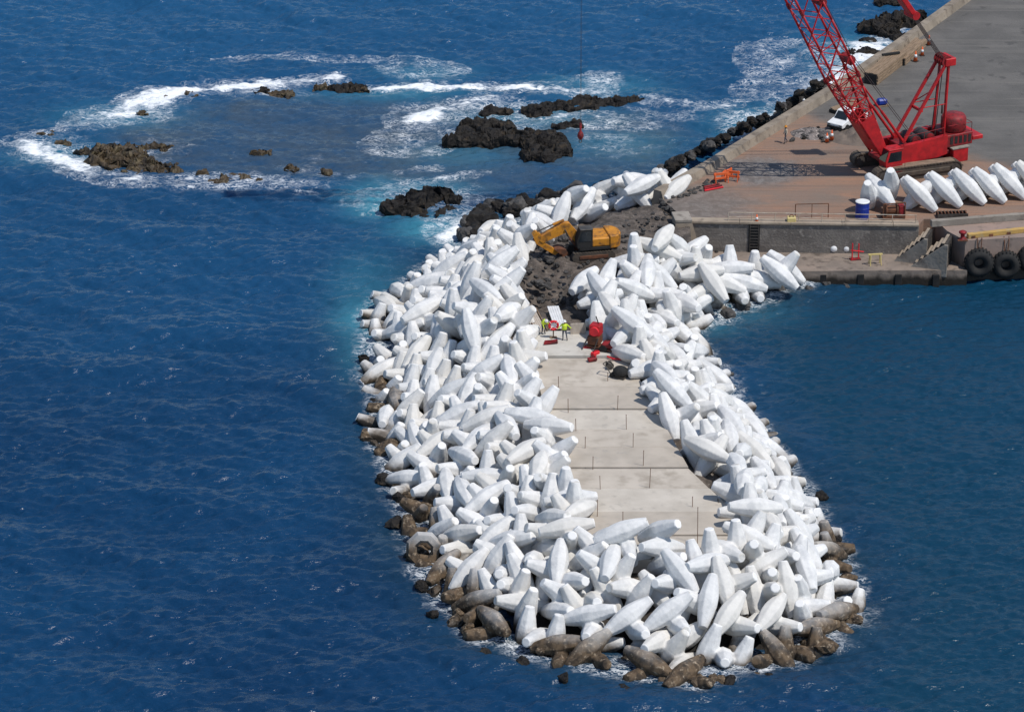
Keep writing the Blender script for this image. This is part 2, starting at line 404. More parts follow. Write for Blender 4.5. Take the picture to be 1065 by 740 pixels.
fa(1.05 * streak([(24,149),(60,166),(85,176)], 1.9)); fa(.85 * streak([(60,164),(100,182),(140,190)], 1.5)); fa(.62 * streak([(120,187),(200,193),(290,190)], 1.3))
fa(1.1 * streak([(95,126),(130,116),(165,103)], 2.6)); fa(.8 * streak([(44,139),(90,130)], .8)); fa(1.0 * streak([(150,104),(195,95),(240,90)], 1.5)); fa(.8 * streak([(230,91),(290,87),(345,83)], 1.1))
fa(.9 * streak([(275,86),(350,82)], 1.2)); fa(.95 * streak([(375,92),(440,92),(480,94)], .85)); fa(1.0 * streak([(445,92),(500,90),(560,93),(625,97)], 1.5))
fa(.62 * blob(440,122,35,9)); fa(.75 * streak([(430,127),(470,112),(510,104)], 1.2)); fa(.9 * streak([(545,128),(600,118),(630,122)], 1.2)); fa(.5 * blob(500,112,40,8))
fa(.62 * blob(622,82,24,8)); fa(.55 * streak([(675,105),(720,112),(760,108)], 1.3)); fa(.45 * blob(660,128,30,8))
fa(.9 * streak([(775,140),(800,128),(835,112)], 1.8)); fa(.9 * streak([(835,110),(862,92),(880,75)], 2.2)); fa(.8 * blob(905,55,26,14)); fa(.7 * streak([(880,70),(915,45),(950,22)], 1.5)); fa(.5 * blob(830,90,40,14)); fa(.55 * blob(790,95,28,8))
fa(.95 * streak([(462,248),(478,238),(500,226)], 1.2)); fa(.6 * blob(470,236,26,12)); fa(.5 * streak([(418,178),(455,175)], .8)); fa(.55 * streak([(380,200),(430,190),(500,180)], .9)); fa(.5 * blob(395,212,25,10)); fa(.45 * streak([(440,207),(490,212)], .7))
fa(.55 * blob(318,203,12,4)); fa(.3 * blob(440,72,60,12)); fa(.35 * blob(300,60,90,6)); fa(.35 * blob(520,130,70,20)); fa(.3 * blob(420,150,60,18)); fa(.4 * blob(820,60,60,22))
toe = pl_dist(X, Y, OUT)
fa(.42 * np.exp(-(toe / 1.3) ** 2) * (vnoise(X, Y, 6, 77) > .46))
lace = np.zeros(X.shape)
for a in ((55,155,55,18,.7),(140,118,80,16,.6),(260,92,130,14,.6),(440,112,45,12,.55),(520,112,80,12,.58),(600,128,60,12,.6),(625,84,34,10,.8),(690,120,60,20,.5),(785,128,50,20,.75),(890,52,24,16,.7),(440,205,90,24,.7),(480,236,50,24,.8),(240,190,110,14,.7),(150,160,80,20,.5),(835,92,30,10,.4),(330,180,60,22,.45),(640,150,60,18,.5),(440,75,60,14,.55)):
    lace = np.maximum(lace, a[4] * blob(*a[:4]))
lace = np.maximum(lace, .72 * np.exp(-(toe / 2.6) ** 2))
lace = np.maximum(lace, .5 * (foam > .15))
foam = np.clip(foam * (.42 + 1.0 * n1) * (.45 + 1.05 * n2), 0, 1)
turq = np.zeros(X.shape)
for a in ((395,208,38,18,.95),(440,196,50,10,.55),(455,238,50,14,.8),(375,330,30,22,.75),(620,90,60,14,.5),(410,98,90,7,.45),(440,75,50,10,.35),(560,122,80,12,.55),(745,340,30,10,.30),(780,325,50,14,.2),(800,130,60,20,.5),(890,60,50,25,.55),(120,120,60,14,.5),(60,160,50,14,.45),(380,300,40,40,.35),(370,360,20,30,.3),(480,160,60,15,.3),(640,150,70,18,.3)):
    turq = np.maximum(turq, a[4] * blob(*a[:4]))
turq *= .55 + .9 * n1
deepg = np.exp(-(toe / 4.5) ** 2) * .55   # weedy shallows at the toe
deepg = np.maximum(deepg, hb * 0 + .45 * blob(870, 620, 60, 60)); deepg *= .3 + 1.4 * vnoise(X, Y, 5, 55)
reefa = lagoon * (.35 + .75 * vnoise(X, Y, 7, 31)); reefa = np.maximum(reefa, .7 * blob(150,170,70,14) * (0.3 + n1)); reefa = np.maximum(reefa, .8 * blob(300,170,40,10) * n1 * 1.5); reefa = np.maximum(reefa, .6 * blob(660,150,50,8) * n1 * 1.6)

Zs = Zs + near * np.clip(foam - .25, 0, 1) * (.05 + .5 * vnoise(X, Y, 1.4, 91, 3))
g = NT('sea_water'); geo = g.n('ShaderNodeNewGeometry'); pos = geo.outputs['Position']
mp = g.n('ShaderNodeMapping'); mp.inputs['Rotation'].default_value = (0, 0, .10); mp.inputs['Scale'].default_value = (.62, 1.35, 1); g.l(pos, mp.inputs[0]); wv = mp.outputs[0]
deep = g.mix(g.rng(g.noise(pos, .035, 4, .5), .3, .7), (.0028, .027, .076), (.0044, .041, .106))
spy = g.n('ShaderNodeSeparateXYZ'); g.l(pos, spy.inputs[0])
far_tone = g.rng(g.mth('ADD', spy.outputs[1], g.mth('MULTIPLY', g.noise(pos, .03, 3, .5), 40.0)), -10, 120, 0, .75, False)  # base colour turns paler towards the far water
deep = g.mix(far_tone, deep, (.014, .082, .185))
deep = g.mix(g.mth('MULTIPLY', g.attr('harbour'), .8), deep, (.003, .035, .066))
colr = g.mix(g.mth('MULTIPLY', g.mth('MULTIPLY', g.attr('reef'), g.rng(g.noise(wv, .5, 6, .65), .3, .62, .35, 1.0)), .85, True), deep, (.060, .078, .092))
colr = g.mix(g.mth('MULTIPLY', g.attr('weed'), .8, True), colr, (.016, .040, .050))
colr = g.mix(g.attr('shoal'), colr, (.045, .21, .29))
fatt = g.attr('foam')
fn = g.mth('ADD', g.mth('MULTIPLY', g.noise(wv, 1.7, 9, .78, .9), .66), g.mth('MULTIPLY', g.noise(wv, .5, 6, .65, 1.0), .34))
thr = g.mth('SUBTRACT', 1.0, fatt)
fm = g.rng(g.mth('SUBTRACT', fn, g.mth('ADD', g.mth('MULTIPLY', thr, .38), .33)), -.02, .17)
fm = g.mth('MULTIPLY', fm, g.rng(fatt, .06, .3))
# thin lace of spent foam
ln = g.mth('ABSOLUTE', g.mth('SUBTRACT', g.noise(wv, .75, 4, .55, 1.6), .5))
ln2 = g.mth('ABSOLUTE', g.mth('SUBTRACT', g.noise(wv, 1.9, 4, .6, 1.2), .5))
la = g.attr('lace')
lf = g.mth('MULTIPLY', g.mth('MAXIMUM', g.rng(ln, .0, .045, 1, 0), g.mth('MULTIPLY', g.rng(ln2, 0, .04, 1, 0), .8)), g.rng(g.mth('ADD', la, g.mth('MULTIPLY', g.mth('SUBTRACT', g.noise(pos, .35, 5, .65), .5), 1.1)), .30, .75))
fm = g.mth('MAXIMUM', fm, g.mth('MULTIPLY', g.mth('MULTIPLY', lf, .8), g.rng(la, .05, .22)))
colr = g.mix(fm, colr, (.80, .82, .83))
g.l(colr, g.b.inputs['Base Color'])
g.l(g.rng(fm, 0, 1, .24, .8), g.b.inputs['Roughness']); g.b.inputs['IOR'].default_value = 1.33
g.b.inputs['Specular IOR Level'].default_value = .5
h1 = g.mth('ADD', g.mth('MULTIPLY', g.noise(wv, 1.7, 3, .55), .5), g.mth('MULTIPLY', g.noise(wv, 4.2, 3, .6), .26))
nb = g.bump(h1, .23, 1.0)
g.l(nb, g.b.inputs['Normal'])
sea = grid_mesh('sea', XX, YY, Zs, g.m, dict(foam=foam, shoal=np.clip(turq, 0, 1), reef=np.clip(reefa, 0, 1), weed=np.clip(deepg, 0, 1), harbour=hb, lace=np.clip(lace, 0, 1)))
tag(sea, 'deep blue choppy sea round the breakwater', 'sea', kind='structure')
del X, Y, XX, YY, Zs, foam, turq, reefa, deepg

# ------------------------------------------------------------------ rubble mound under the armour (terrain)
gx = np.arange(-26, 34, .4); gy = np.arange(-70, 48, .4); X, Y = np.meshgrid(gx, gy, indexing='ij')
HG = np.full(X.shape, -3.0)
for t in np.linspace(0, NP_ - 1.001, 1500):
    a, b = samp(IN, t), samp(OUT, t)
    for u in np.linspace(0, 2.2, 110):
        x = a.x + (b.x - a.x) * u; y = a.y + (b.y - a.y) * u; ix = int((x + 26.2) / .4); iy = int((y + 70.2) / .4)
        if 0 <= ix < HG.shape[0] and 0 <= iy < HG.shape[1]: HG[ix, iy] = max(HG[ix, iy], float(np.interp(u, PU, PZ)))
inner = poly_in(X, Y, IN + [P(720, 262, 4), P(720, 215, 4)])
crest = 3.78 + .5 * (vnoise(X, Y, 3, 3) - .5)
tr = np.exp(-(((X - P(572,318,3).x) / 2.6) ** 2 + ((Y - P(572,312,3).y) / 4.2) ** 2) ** 1.5)
crest -= 1.1 * tr
slabm = poly_in(X, Y, [P(560,352,4), P(640,352,4), P(780,580,4), P(600,580,4)]); crest = np.where(slabm, 3.2, crest)
HG = np.where(inner, crest, HG)
HG += (vnoise(X, Y, 1.6, 9, 3) - .5) * np.where(slabm & inner, .1, 1.1)
g = NT('rubble_fill'); geo = g.n('ShaderNodeNewGeometry'); pos = geo.outputs['Position']
c = g.mix(g.rng(g.noise(pos, .9, 7, .68), .36, .66), (.060, .049, .041), (.16, .13, .108))
c = g.mix(g.rng(g.noise(pos, 3.5, 6, .7), .56, .72), c, (.30, .26, .22))
sep = g.n('ShaderNodeSeparateXYZ'); g.l(pos, sep.inputs[0])
c = g.mix(g.rng(sep.outputs[2], .4, 1.7, 1, 0), c, (.018, .015, .012))
g.l(c, g.b.inputs['Base Color']); g.b.inputs['Roughness'].default_value = .92
g.l(g.bump(g.noise(pos, 1.6, 8, .7), .35), g.b.inputs['Normal'])
mound = grid_mesh('rubble_mound', X, Y, HG, g.m); tag(mound, 'dark rubble core and rough fill of the breakwater', 'rubble mound', kind='structure')
# scatter of loose stones on the fill comes later

# ------------------------------------------------------------------ yard, quay, wharf (setting)
q0, q1 = Vector((15.9, 21.6, 4)), Vector((36.6, 20.75, 4))
sw = [P(688, 207, 4), P(740, 178, 4), P(800, 141, 4), P(870, 98, 4), P(940, 50, 4), P(1006, 2, 4), P(1075, -55, 4)]
yard = [q0, q1, Vector((37.2, 22.2, 4)), Vector((140, 25, 4)), Vector((140, 240, 4)), Vector((110, 240, 4))] + [p.copy() for p in sw[::-1]]
g = NT('yard_surface'); geo = g.n('ShaderNodeNewGeometry'); pos = geo.outputs['Position']
sep = g.n('ShaderNodeSeparateXYZ'); g.l(pos, sep.inputs[0])
mp = g.n('ShaderNodeMapping'); mp.inputs['Scale'].default_value = (.09, .42, 1); mp.inputs['Rotation'].default_value = (0, 0, -.25); g.l(pos, mp.inputs[0])
stv = mp.outputs[0]
dirt = g.mix(g.rng(g.noise(stv, 1.0, 7, .6, .4), .36, .66), (.26, .152, .10), (.205, .14, .105))
dirt = g.mix(g.rng(g.noise(stv, 2.2, 6, .65, .3), .52, .74), dirt, (.31, .165, .10))
dirt = g.mix(g.rng(g.noise(pos, .12, 5, .6), .48, .66), dirt, (.185, .14, .11))
dirt = g.mix(g.mth('MULTIPLY', g.rng(g.noise(pos, 2.5, 6, .7), .58, .74), .55), dirt, (.10, .08, .068))
asph = g.mix(g.rng(g.noise(pos, .22, 7, .6), .35, .68), (.092, .086, .079), (.125, .116, .106))
asph = g.mix(g.mth('MULTIPLY', g.rng(g.noise(stv, 1.6, 5, .6), .54, .72), .5), asph, (.068, .064, .060))
mt = g.n('ShaderNodeMapping'); mt.inputs['Scale'].default_value = (.05, 1.1, 1); mt.inputs['Rotation'].default_value = (0, 0, -.85); g.l(pos, mt.inputs[0])
asph = g.mix(g.mth('MULTIPLY', g.rng(g.noise(mt.outputs[0], 1.0, 4, .6, .5), .53, .66), .55), asph, (.155, .142, .125))
asph = g.mix(g.mth('MULTIPLY', g.rng(g.noise(pos, .6, 4, .55), .60, .70), .6), asph, (.05, .047, .044))
mt2 = g.n('ShaderNodeMapping'); mt2.inputs['Scale'].default_value = (.06, 1.6, 1); mt2.inputs['Rotation'].default_value = (0, 0, .12); g.l(pos, mt2.inputs[0])
dirt = g.mix(g.mth('MULTIPLY', g.rng(g.noise(mt2.outputs[0], 1.0, 4, .6, .7), .53, .64), .5), dirt, (.14, .10, .078))
edge = g.mth('ADD', g.mth('SUBTRACT', sep.outputs[1], g.mth('MULTIPLY', g.mth('SUBTRACT', sep.outputs[0], 34.0), -.9)), g.mth('MULTIPLY', g.noise(pos, .16, 6, .6), 9.0))
f = g.rng(edge, 49.0, 53.5)
c = g.mix(f, dirt, asph)
# grey gravel spread inside the sea wall
vd = g.n('ShaderNodeVectorMath', operation='DISTANCE'); gp = P(790, 178, 4); vd.inputs[1].default_value = gp
ms = g.n('ShaderNodeMapping'); ms.inputs['Scale'].default_value = (1, .8, 1); g.l(pos, vd.inputs[0])
gr = g.rng(g.mth('ADD', vd.outputs['Value'], g.mth('MULTIPLY', g.noise(pos, .5, 5, .6), 4.0)), 4.5, 7.2, .85, 0)
mr = g.n('ShaderNodeMapping'); mr.inputs['Rotation'].default_value = (.5, .35, .7); g.l(pos, mr.inputs[0])
c = g.mix(gr, c, g.mix(g.rng(g.noise(mr.outputs[0], 1.3, 8, .75, .8), .4, .65), (.10, .095, .09), (.19, .18, .17)))
vd2 = g.n('ShaderNodeVectorMath', operation='DISTANCE'); vd2.inputs[1].default_value = P(715, 214, 4); g.l(pos, vd2.inputs[0])
gr2 = g.rng(g.mth('ADD', vd2.outputs['Value'], g.mth('MULTIPLY', g.noise(pos, .5, 5, .6), 4.0)), 6, 10, .8, 0)
c = g.mix(gr2, c, g.mix(g.rng(g.noise(mr.outputs[0], 1.1, 8, .75, .8), .4, .65), (.115, .10, .088), (.20, .175, .155)))
g.l(c, g.b.inputs['Base Color']); g.b.inputs['Roughness'].default_value = .93
g.l(g.bump(g.noise(mr.outputs[0], 1.6, 7, .65, .5), .08), g.b.inputs['Normal'])
yo = MB().prism(yard, -5, 4.0).build('yard_ground', g.m); tag(yo, 'rust brown dirt and grey asphalt of the harbour yard', 'ground', kind='structure')

# lower pavement in front of the quay wall
lp = [P(700, 250, 1.3), P(700, 262, 1.3) + Vector((0, 6, 0)), Vector((37.5, 26, 1.3)), P(1006, 281, 1.3), P(870, 281.5, 1.3), P(760, 283, 1.3), P(715, 290, 1.3)]
lp[0] = P(695, 262, 1.3)
g2 = mat('lower_quay_concrete', (.26, .205, .165), (.19, .155, .128), scale=.5, rough=.92, bump=.05, bscale=2.5, c3=(.10, .08, .066), scale3=1.2, lo3=.54, hi3=.72)
low_shade_stain(g2, .35, 1.0)  # dark band paints in the shade of the undercut quay front
lo_ = MB().prism(lp, -4, 1.3).build('lower_pavement', g2); tag(lo_, 'worn concrete lower quay at the foot of the wall', 'pavement', kind='structure')
# ragged broken lip under the lower pavement edge
# wharf on the right
wf = [P(1004, 250, 3.9), P(1180, 240, 3.9), Vector((70, 24, 3.9)), Vector((37.8, 24, 3.9)), P(985, 240, 3.9)]
wo = MB().prism(wf, -4, 3.9).build('wharf_pavement', low_shade_stain(mat('wharf_concrete', (.30, .215, .175), (.24, .185, .155), scale=.4, rough=.9, bump=.03, bscale=3, c3=(.15, .12, .10), scale3=1.2, lo3=.56, hi3=.75), .5, 2.6, (.05, .042, .036), 2.0))
tag(wo, 'concrete wharf deck at the right with tyre fenders', 'wharf', kind='structure')
# dark step between yard and wharf
a, b = P(985, 236.5, 4.0), P(1075, 229, 4.0)

BOOM_EL, BOOM_LEN, BAIL_F, HOOK_Z = 61.5, 66.0, .10, 12.6
# ------------------------------------------------------------------ walls
wv_ = (q1 - q0).normalized(); wn = Vector((wv_.y, -wv_.x, 0))          # wn points to the camera
t = empty('quay_wall', q0, math.atan2(wv_.y, wv_.x), 'long grey concrete quay wall above the lower pavement', 'wall')
WL = (q1 - q0).length
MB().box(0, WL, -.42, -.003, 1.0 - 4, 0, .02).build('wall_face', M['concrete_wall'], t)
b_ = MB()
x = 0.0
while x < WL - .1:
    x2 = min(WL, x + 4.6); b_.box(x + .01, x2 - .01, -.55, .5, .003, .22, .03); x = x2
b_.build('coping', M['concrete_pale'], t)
MB().box(5.45, 6.45, -.50, -.425, -2.67, -.03, .01).build('dark_panel', M['black'], t)  # flat black plate on the wall face behind the ladder
e_ = MB()
for k in range(9): e_.box(5.6, 6.3, -.56, -.505, -2.5 + k * .28, -2.45 + k * .28)
e_.box(5.55, 5.6, -.56, -.505, -2.65, 0); e_.box(6.3, 6.35, -.56, -.505, -2.65, 0)
e_.build('ladder', M['steel'], t)

def offset_line(pts, d):
    r = []
    for i, p in enumerate(pts):
        a = pts[max(0, i - 1)]; b = pts[min(len(pts) - 1, i + 1)]; v = (b - a).normalized(); r.append(p + Vector((-v.y, v.x, 0)) * d)
    return r
sl_in = offset_line(sw, .05); sl_out = offset_line(sw, .85); sl_bot = offset_line(sw, 1.6); sl_foot = offset_line(sw, -.2)
bm = bmesh.new(); prev = None
for a, b, c, f_ in zip(sl_in, sl_out, sl_bot, sl_foot):
    q = [bm.verts.new((f_.x, f_.y, 3.9)), bm.verts.new((a.x, a.y, 4.75)), bm.verts.new((b.x, b.y, 4.77)), bm.verts.new((c.x, c.y, -2)), bm.verts.new((f_.x, f_.y, -2))]
    if prev:
        for k in range(5): bm.faces.new((prev[k], prev[(k + 1) % 5], q[(k + 1) % 5], q[k]))
    else: bm.faces.new(q)
    prev = q
bm.faces.new(prev[::-1])
mb = MB(); mb.bm.free(); mb.bm = bm
o = mb.build('sea_wall', M['sea_wall']); tag(o, 'long tan concrete sea wall running up the right shore behind black boulders', 'wall')

# abutment block at the left end of the quay wall
t = empty('abutment_block', P(712, 262, 1.3), .12, 'broad tapered concrete block ending the quay wall beside the white units', 'concrete block')
mb = MB(); mb.plate([(-1.0, -1), (1.7, -1), (.6, 2.95), (-.9, 2.95)], -.2, 1.9); mb.build('block', M['concrete_pale'], t)
MB().box(-.95, .62, -.25, 1.95, 2.953, 3.2, .03).build('cap', M['concrete'], t)

# yard edge step at the wharf and yellow kerb
a, b = P(968, 237.5, 3.7), P(1085, 228.5, 3.7); a.z = b.z = 3.9
o = MB().beam(a + Vector((0, 0, .3)), b + Vector((0, 0, .3)), .5, .6, bev=.03).build('kerb_step', M['concrete']); tag(o, 'low dark concrete step between yard and wharf deck', 'kerb')
a, b = P(1003, 248, 3.9), P(1100, 237.5, 3.9)
t = empty('wharf_kerb', a, math.atan2((b - a).y, (b - a).x), 'yellow painted kerb beam along the wharf edge above the tyres', 'kerb')
L_ = (b - a).length
MB().box(.3, L_, -.2, .25, .003, .42, .03).build('kerb_beam', M['yellow_line'], t)
mb = MB()
for k in range(6): mb.box(.6 + k * 1.7, .95 + k * 1.7, -.26, -.203, -.3, .25)
mb.build('bracket', M['rust'], t)
# red mooring bollard
t = empty('mooring_bollard', P(1001, 249, 3.9), 0, 'short rust red bollard at the corner of the wharf', 'bollard')
MB().lathe([(.34, 0), (.34, .08), (.2, .12), (.18, .5), (.34, .62), (.36, .75), (.2, .84), (0, .85)], 14).build('post', M['red_dark'], t, True)
MB().box(-.45, .45, -.4, .4, -.02, .05).build('base_plate', M['rust'], t)
# tyre fenders
for k, (px, py, r, lab) in enumerate(((1018, 273, 1.32, 'huge black tyre fender, leftmost on the wharf face'), (1046, 275, 1.28, 'huge black tyre fender, second from left on the wharf face'), (1073, 268, 1.3, 'huge black tyre fender cut by the right edge of the photo'))):
    yv = (P(1000, 250, 3.9) + (P(1100, 243.5, 3.9) - P(1000, 250, 3.9)) * ((px - 1000) / 100.)).y - .42
    c = P(px, py, 2.0)
    zz = 2.0
    for _ in range(20):
        c = P(px, py, zz); zz += (yv - c.y) * -.2
        zz = max(-1, min(4, zz + 0))
    c = Vector((P(px, py, zz).x, yv, zz))
    t = empty('tyre_fender', c, 0, lab, 'tyre', 'tyre fenders on the wharf')
    Rx = Matrix.Rotation(math.pi / 2, 4, 'X')
    MB().torus(r * .65, r * .36, 36, 12, Rx, 1.35).build('tyre', M['black'], t, True)
    mb = MB()
    for i in range(24):
        a_ = 2 * math.pi * i / 24
        mb.box(-.05, .05, -.42, .42, r * .97, r * 1.02, 0, Matrix.Rotation(a_, 4, 'Y'))
    mb.build('tread', M['black'], t)
    mb = MB(); mb.path([(-.12, .1, r * .6), (-.2, .2, r + .9), (-.22, .5, 4.0 - zz)], .04); mb.path([(.12, .1, r * .6), (.2, .2, r + .9), (.22, .5, 4.0 - zz)], .04); mb.build('chain', M['rust'], t)

# piles and dark beam under the lower pavement
for k in range(7):
    p = P(738 + k * 39, 289, .2); p.y -= 0.0
    yy = min(lp[3].y, P(870, 281.5, 1.3).y) + (.3 if k < 6 else .2)
    o = MB().box(-.3, .3, -.36, .3, -2, .95, .04).build('timber_pile', M['black'], None, loc=(p.x, yy, 0)); tag(o, 'black timber pile in the water under the lower pavement edge', 'pile', 'piles under the lower pavement')

# ------------------------------------------------------------------ stairs
def stairs(name, base, dx, rise, depth, n, lab):
    t = empty(name, base, -.32, lab, 'stairs', 'stairs up from the lower pavement')
    mb = MB()
    for k in range(n):
        mb.box(k * dx / n, dx, -depth, 0, k * rise / n + (.002 if k else 0), (k + 1) * rise / n - .07)
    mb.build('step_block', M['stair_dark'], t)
    mb = MB()
    for k in range(n): mb.box(k * dx / n - .05, k * dx / n + dx / n * .45, -depth - .03, .03, (k + 1) * rise / n - .068, (k + 1) * rise / n, .01)
    mb.build('tread', M['concrete_pale'], t)
    MB().plate([(-.35, -.6), (dx + .1, -.6), (dx + .1, rise - .1), (dx - .2, rise - .1), (-.35, .0)], -depth - .3, -depth - .04).build('side_wall', M['concrete'], t)
    return t
stairs('staircase', P(940.5, 261, 1.3), 2.5, 2.5, 2.4, 6, 'farther flight of concrete steps, against the quay wall end')
stairs('staircase', P(958, 266, 1.3) + Vector((-.05, -.3, 0)), 2.8, 2.5, 2.3, 6, 'nearer flight of concrete steps, next to the wharf corner')

# ------------------------------------------------------------------ railing on the quay wall and rusty gate frame
t = empty('guard_rail', q0, math.atan2(wv_.y, wv_.x), 'pale thin pipe railing along the top of the quay wall', 'railing')
mb = MB(); mb.tube((3.6, -.2, 1.0), (WL - .2, -.2, 1.0), .035, n=6); mb.tube((3.6, -.2, .58), (WL - .2, -.2, .58), .028, n=6); mb.build('rail', M['rail'], t)
for k in range(9):
    xx = 3.6 + k * (WL - 3.9) / 8
    MB().tube((xx, -.2, .22), (xx, -.2, 1.0), .035, n=6).build('post', M['rail'], t)
t = empty('gate_frame', P(827, 227, 4), .03, 'thin rusty pipe frame standing behind the quay railing', 'frame')
MB().path([(0, 0, 0), (0, 0, 1.35), (3.0, .1, 1.35), (3.0, .1, 0)], .045).tube((1.5, .05, 0), (1.5, .05, 1.35), .03).build('pipe_frame', M['rust'], t)

# ------------------------------------------------------------------ small things round the quay
def drum(px, py, z, r, h, m, lab, cat, name, ribs=True):
    t = empty(name, P(px, py, z), 0, lab, cat)
    MB().lathe([(r, 0), (r, h * .32), (r * 1.04, h * .34), (r, h * .36), (r, h * .64), (r * 1.04, h * .66), (r, h * .68), (r, h * .97), (r * .96, h), (0, h)], 20).build('barrel', m, t)
    MB().lathe([(r * 1.05, h), (r * 1.05, h + .06), (r * .9, h + .1), (0, h + .11)], 20).build('lid', M['white'] if m is M['blue'] else m, t)
    return t
drum(896.5, 226.5, 4, .62, 1.55, M['blue'], 'blue plastic drum with pale lid beside the first quay unit', 'drum', 'storage_drum')
# rusty machine
t = empty('rusty_winch', P(928, 226.5, 4), .1, 'rust brown winch machine in front of the white units', 'winch')
MB().box(-1.0, 1.1, -.5, .5, .05, .35, .03).build('skid', M['rust'], t)
MB().tube((-.6, 0, .8), (.35, 0, .8), .42, n=14).build('drum', M['rust'], t)
MB().tube((-.68, 0, .8), (-.58, 0, .8), .62, n=16).tube((.33, 0, .8), (.43, 0, .8), .62, n=16).build('flange', M['rust'], t)
MB().box(.5, 1.05, -.4, .4, .35, 1.25, .05).build('engine_cover', M['red_dark'], t)
MB().path([(-.95, -.45, .3), (-.95, -.45, 1.5), (1.05, -.45, 1.6), (1.05, -.45, .3)], .06).build('guard_frame', M['rust'], t)
# rusty rack
t = empty('steel_rack', P(990, 225, 4), .09, 'low rusty steel rack lying in front of the white quay units', 'rack')
mb = MB(); mb.box(-1.4, 1.4, -.45, -.37, 0, .38); mb.box(-1.4, 1.4, .37, .45, 0, .38); mb.build('side_rail', M['steel'], t)
mb = MB()
for k in range(9): mb.box(-1.35 + k * .32, -1.27 + k * .32, -.366, .366, .05, .45)
mb.build('cross_bar', M['rust'], t)
# white buoys
for px, lab in ((867, 'white round mooring buoy at the wall foot, left of the pair'), (880, 'white round mooring buoy at the wall foot, right of the pair')):
    t = empty('mooring_buoy', P(px, 262, 1.3), 0, lab, 'buoy', 'white buoys at the wall foot')
    MB().lathe([(0, 0), (.26, .05), (.4, .22), (.43, .4), (.4, .58), (.26, .76), (0, .82)], 16).build('float', M['white'], t, True)
    MB().torus(.1, .025, 12, 6, Matrix.Translation((0, 0, .88)) @ Matrix.Rotation(math.pi / 2, 4, 'X')).build('lifting_eye', M['rust'], t)
# red pipe frame and yellow frame on the lower pavement
t = empty('pipe_stand', P(890, 270, 1.3), .2, 'bright red pipe stand on the lower pavement', 'stand')
MB().path([(-.35, 0, 0), (-.35, 0, 1.6)], .06).path([(.3, .2, 0), (.3, .2, 1.45)], .06).path([(-.5, 0, .95), (.8, .25, .6)], .05).build('pipes', M['redbright'], t)
MB().box(-.5, .45, -.2, .35, 0, .08).build('foot_plate', M['red_dark'], t)
t = empty('trestle', P(910, 275, 1.3), .15, 'pale yellow painted trestle near the lower pavement edge', 'trestle')
mb = MB()
for sx in (-.5, .5):
    for sy in (-.3, .3): mb.tube((sx, sy, 0), (sx * .9, sy * .5, .95), .05)
mb.build('leg', M['palerail'], t)
MB().beam((-.65, 0, .98), (.65, 0, .98), .2, .1).build('top_bar', M['palerail'], t)
# stones on the lower pavement by the abutment
ROCKM = []
def stone_mesh(seed, m, sub=3, rough=.35):
    bm = bmesh.new(); bmesh.ops.create_icosphere(bm, subdivisions=sub, radius=1)
    rg = random.Random(seed); off = Vector((rg.uniform(0, 50), rg.uniform(0, 50), rg.uniform(0, 50)))
    pl = []
    for k in range(9):
        d = Vector((rg.gauss(0, 1), rg.gauss(0, 1), rg.gauss(0, 1))).normalized(); pl.append((d, rg.uniform(.5, .9)))
    for v in bm.verts:
        n = v.co.normalized(); r = 1.0
        for d, h in pl:
            c = n.dot(d)
            if c > .05: r = min(r, h / c)
        r += rough * .55 * mnoise.fractal(n * 1.7 + off, 1.0, 2.0, 4)
        v.co = n * r
    me = bpy.data.meshes.new('boulder'); bm.to_mesh(me); bm.free(); me.materials.append(m); return me
DARKB = [stone_mesh(10 + k, M['lava']) for k in range(6)]
GREYB = [stone_mesh(30 + k, M['lava_grey']) for k in range(6)]
def boulder(mesh, c, r, lab, group, flat=.75, cat='boulder', name='boulder'):
    o = bpy.data.objects.new(name, mesh); COL.objects.link(o); o.location = c
    o.rotation_euler = (random.uniform(-.5, .5), random.uniform(-.5, .5), random.uniform(0, 6.3))
    o.scale = (r * random.uniform(.85, 1.25), r * random.uniform(.8, 1.15), r * flat * random.uniform(.85, 1.2)); tag(o, lab, cat, group); return o
for k, (px, py, r) in enumerate(((733, 260, .34), (745, 261.5, .2), (755, 261, .2), (738, 262, .22))):
    boulder(GREYB[k], P(px, py, 1.3 + r * .5), r, 'pale loose stone on the lower pavement by the abutment block', 'loose stones on the lower pavement', name='stone', cat='stone')

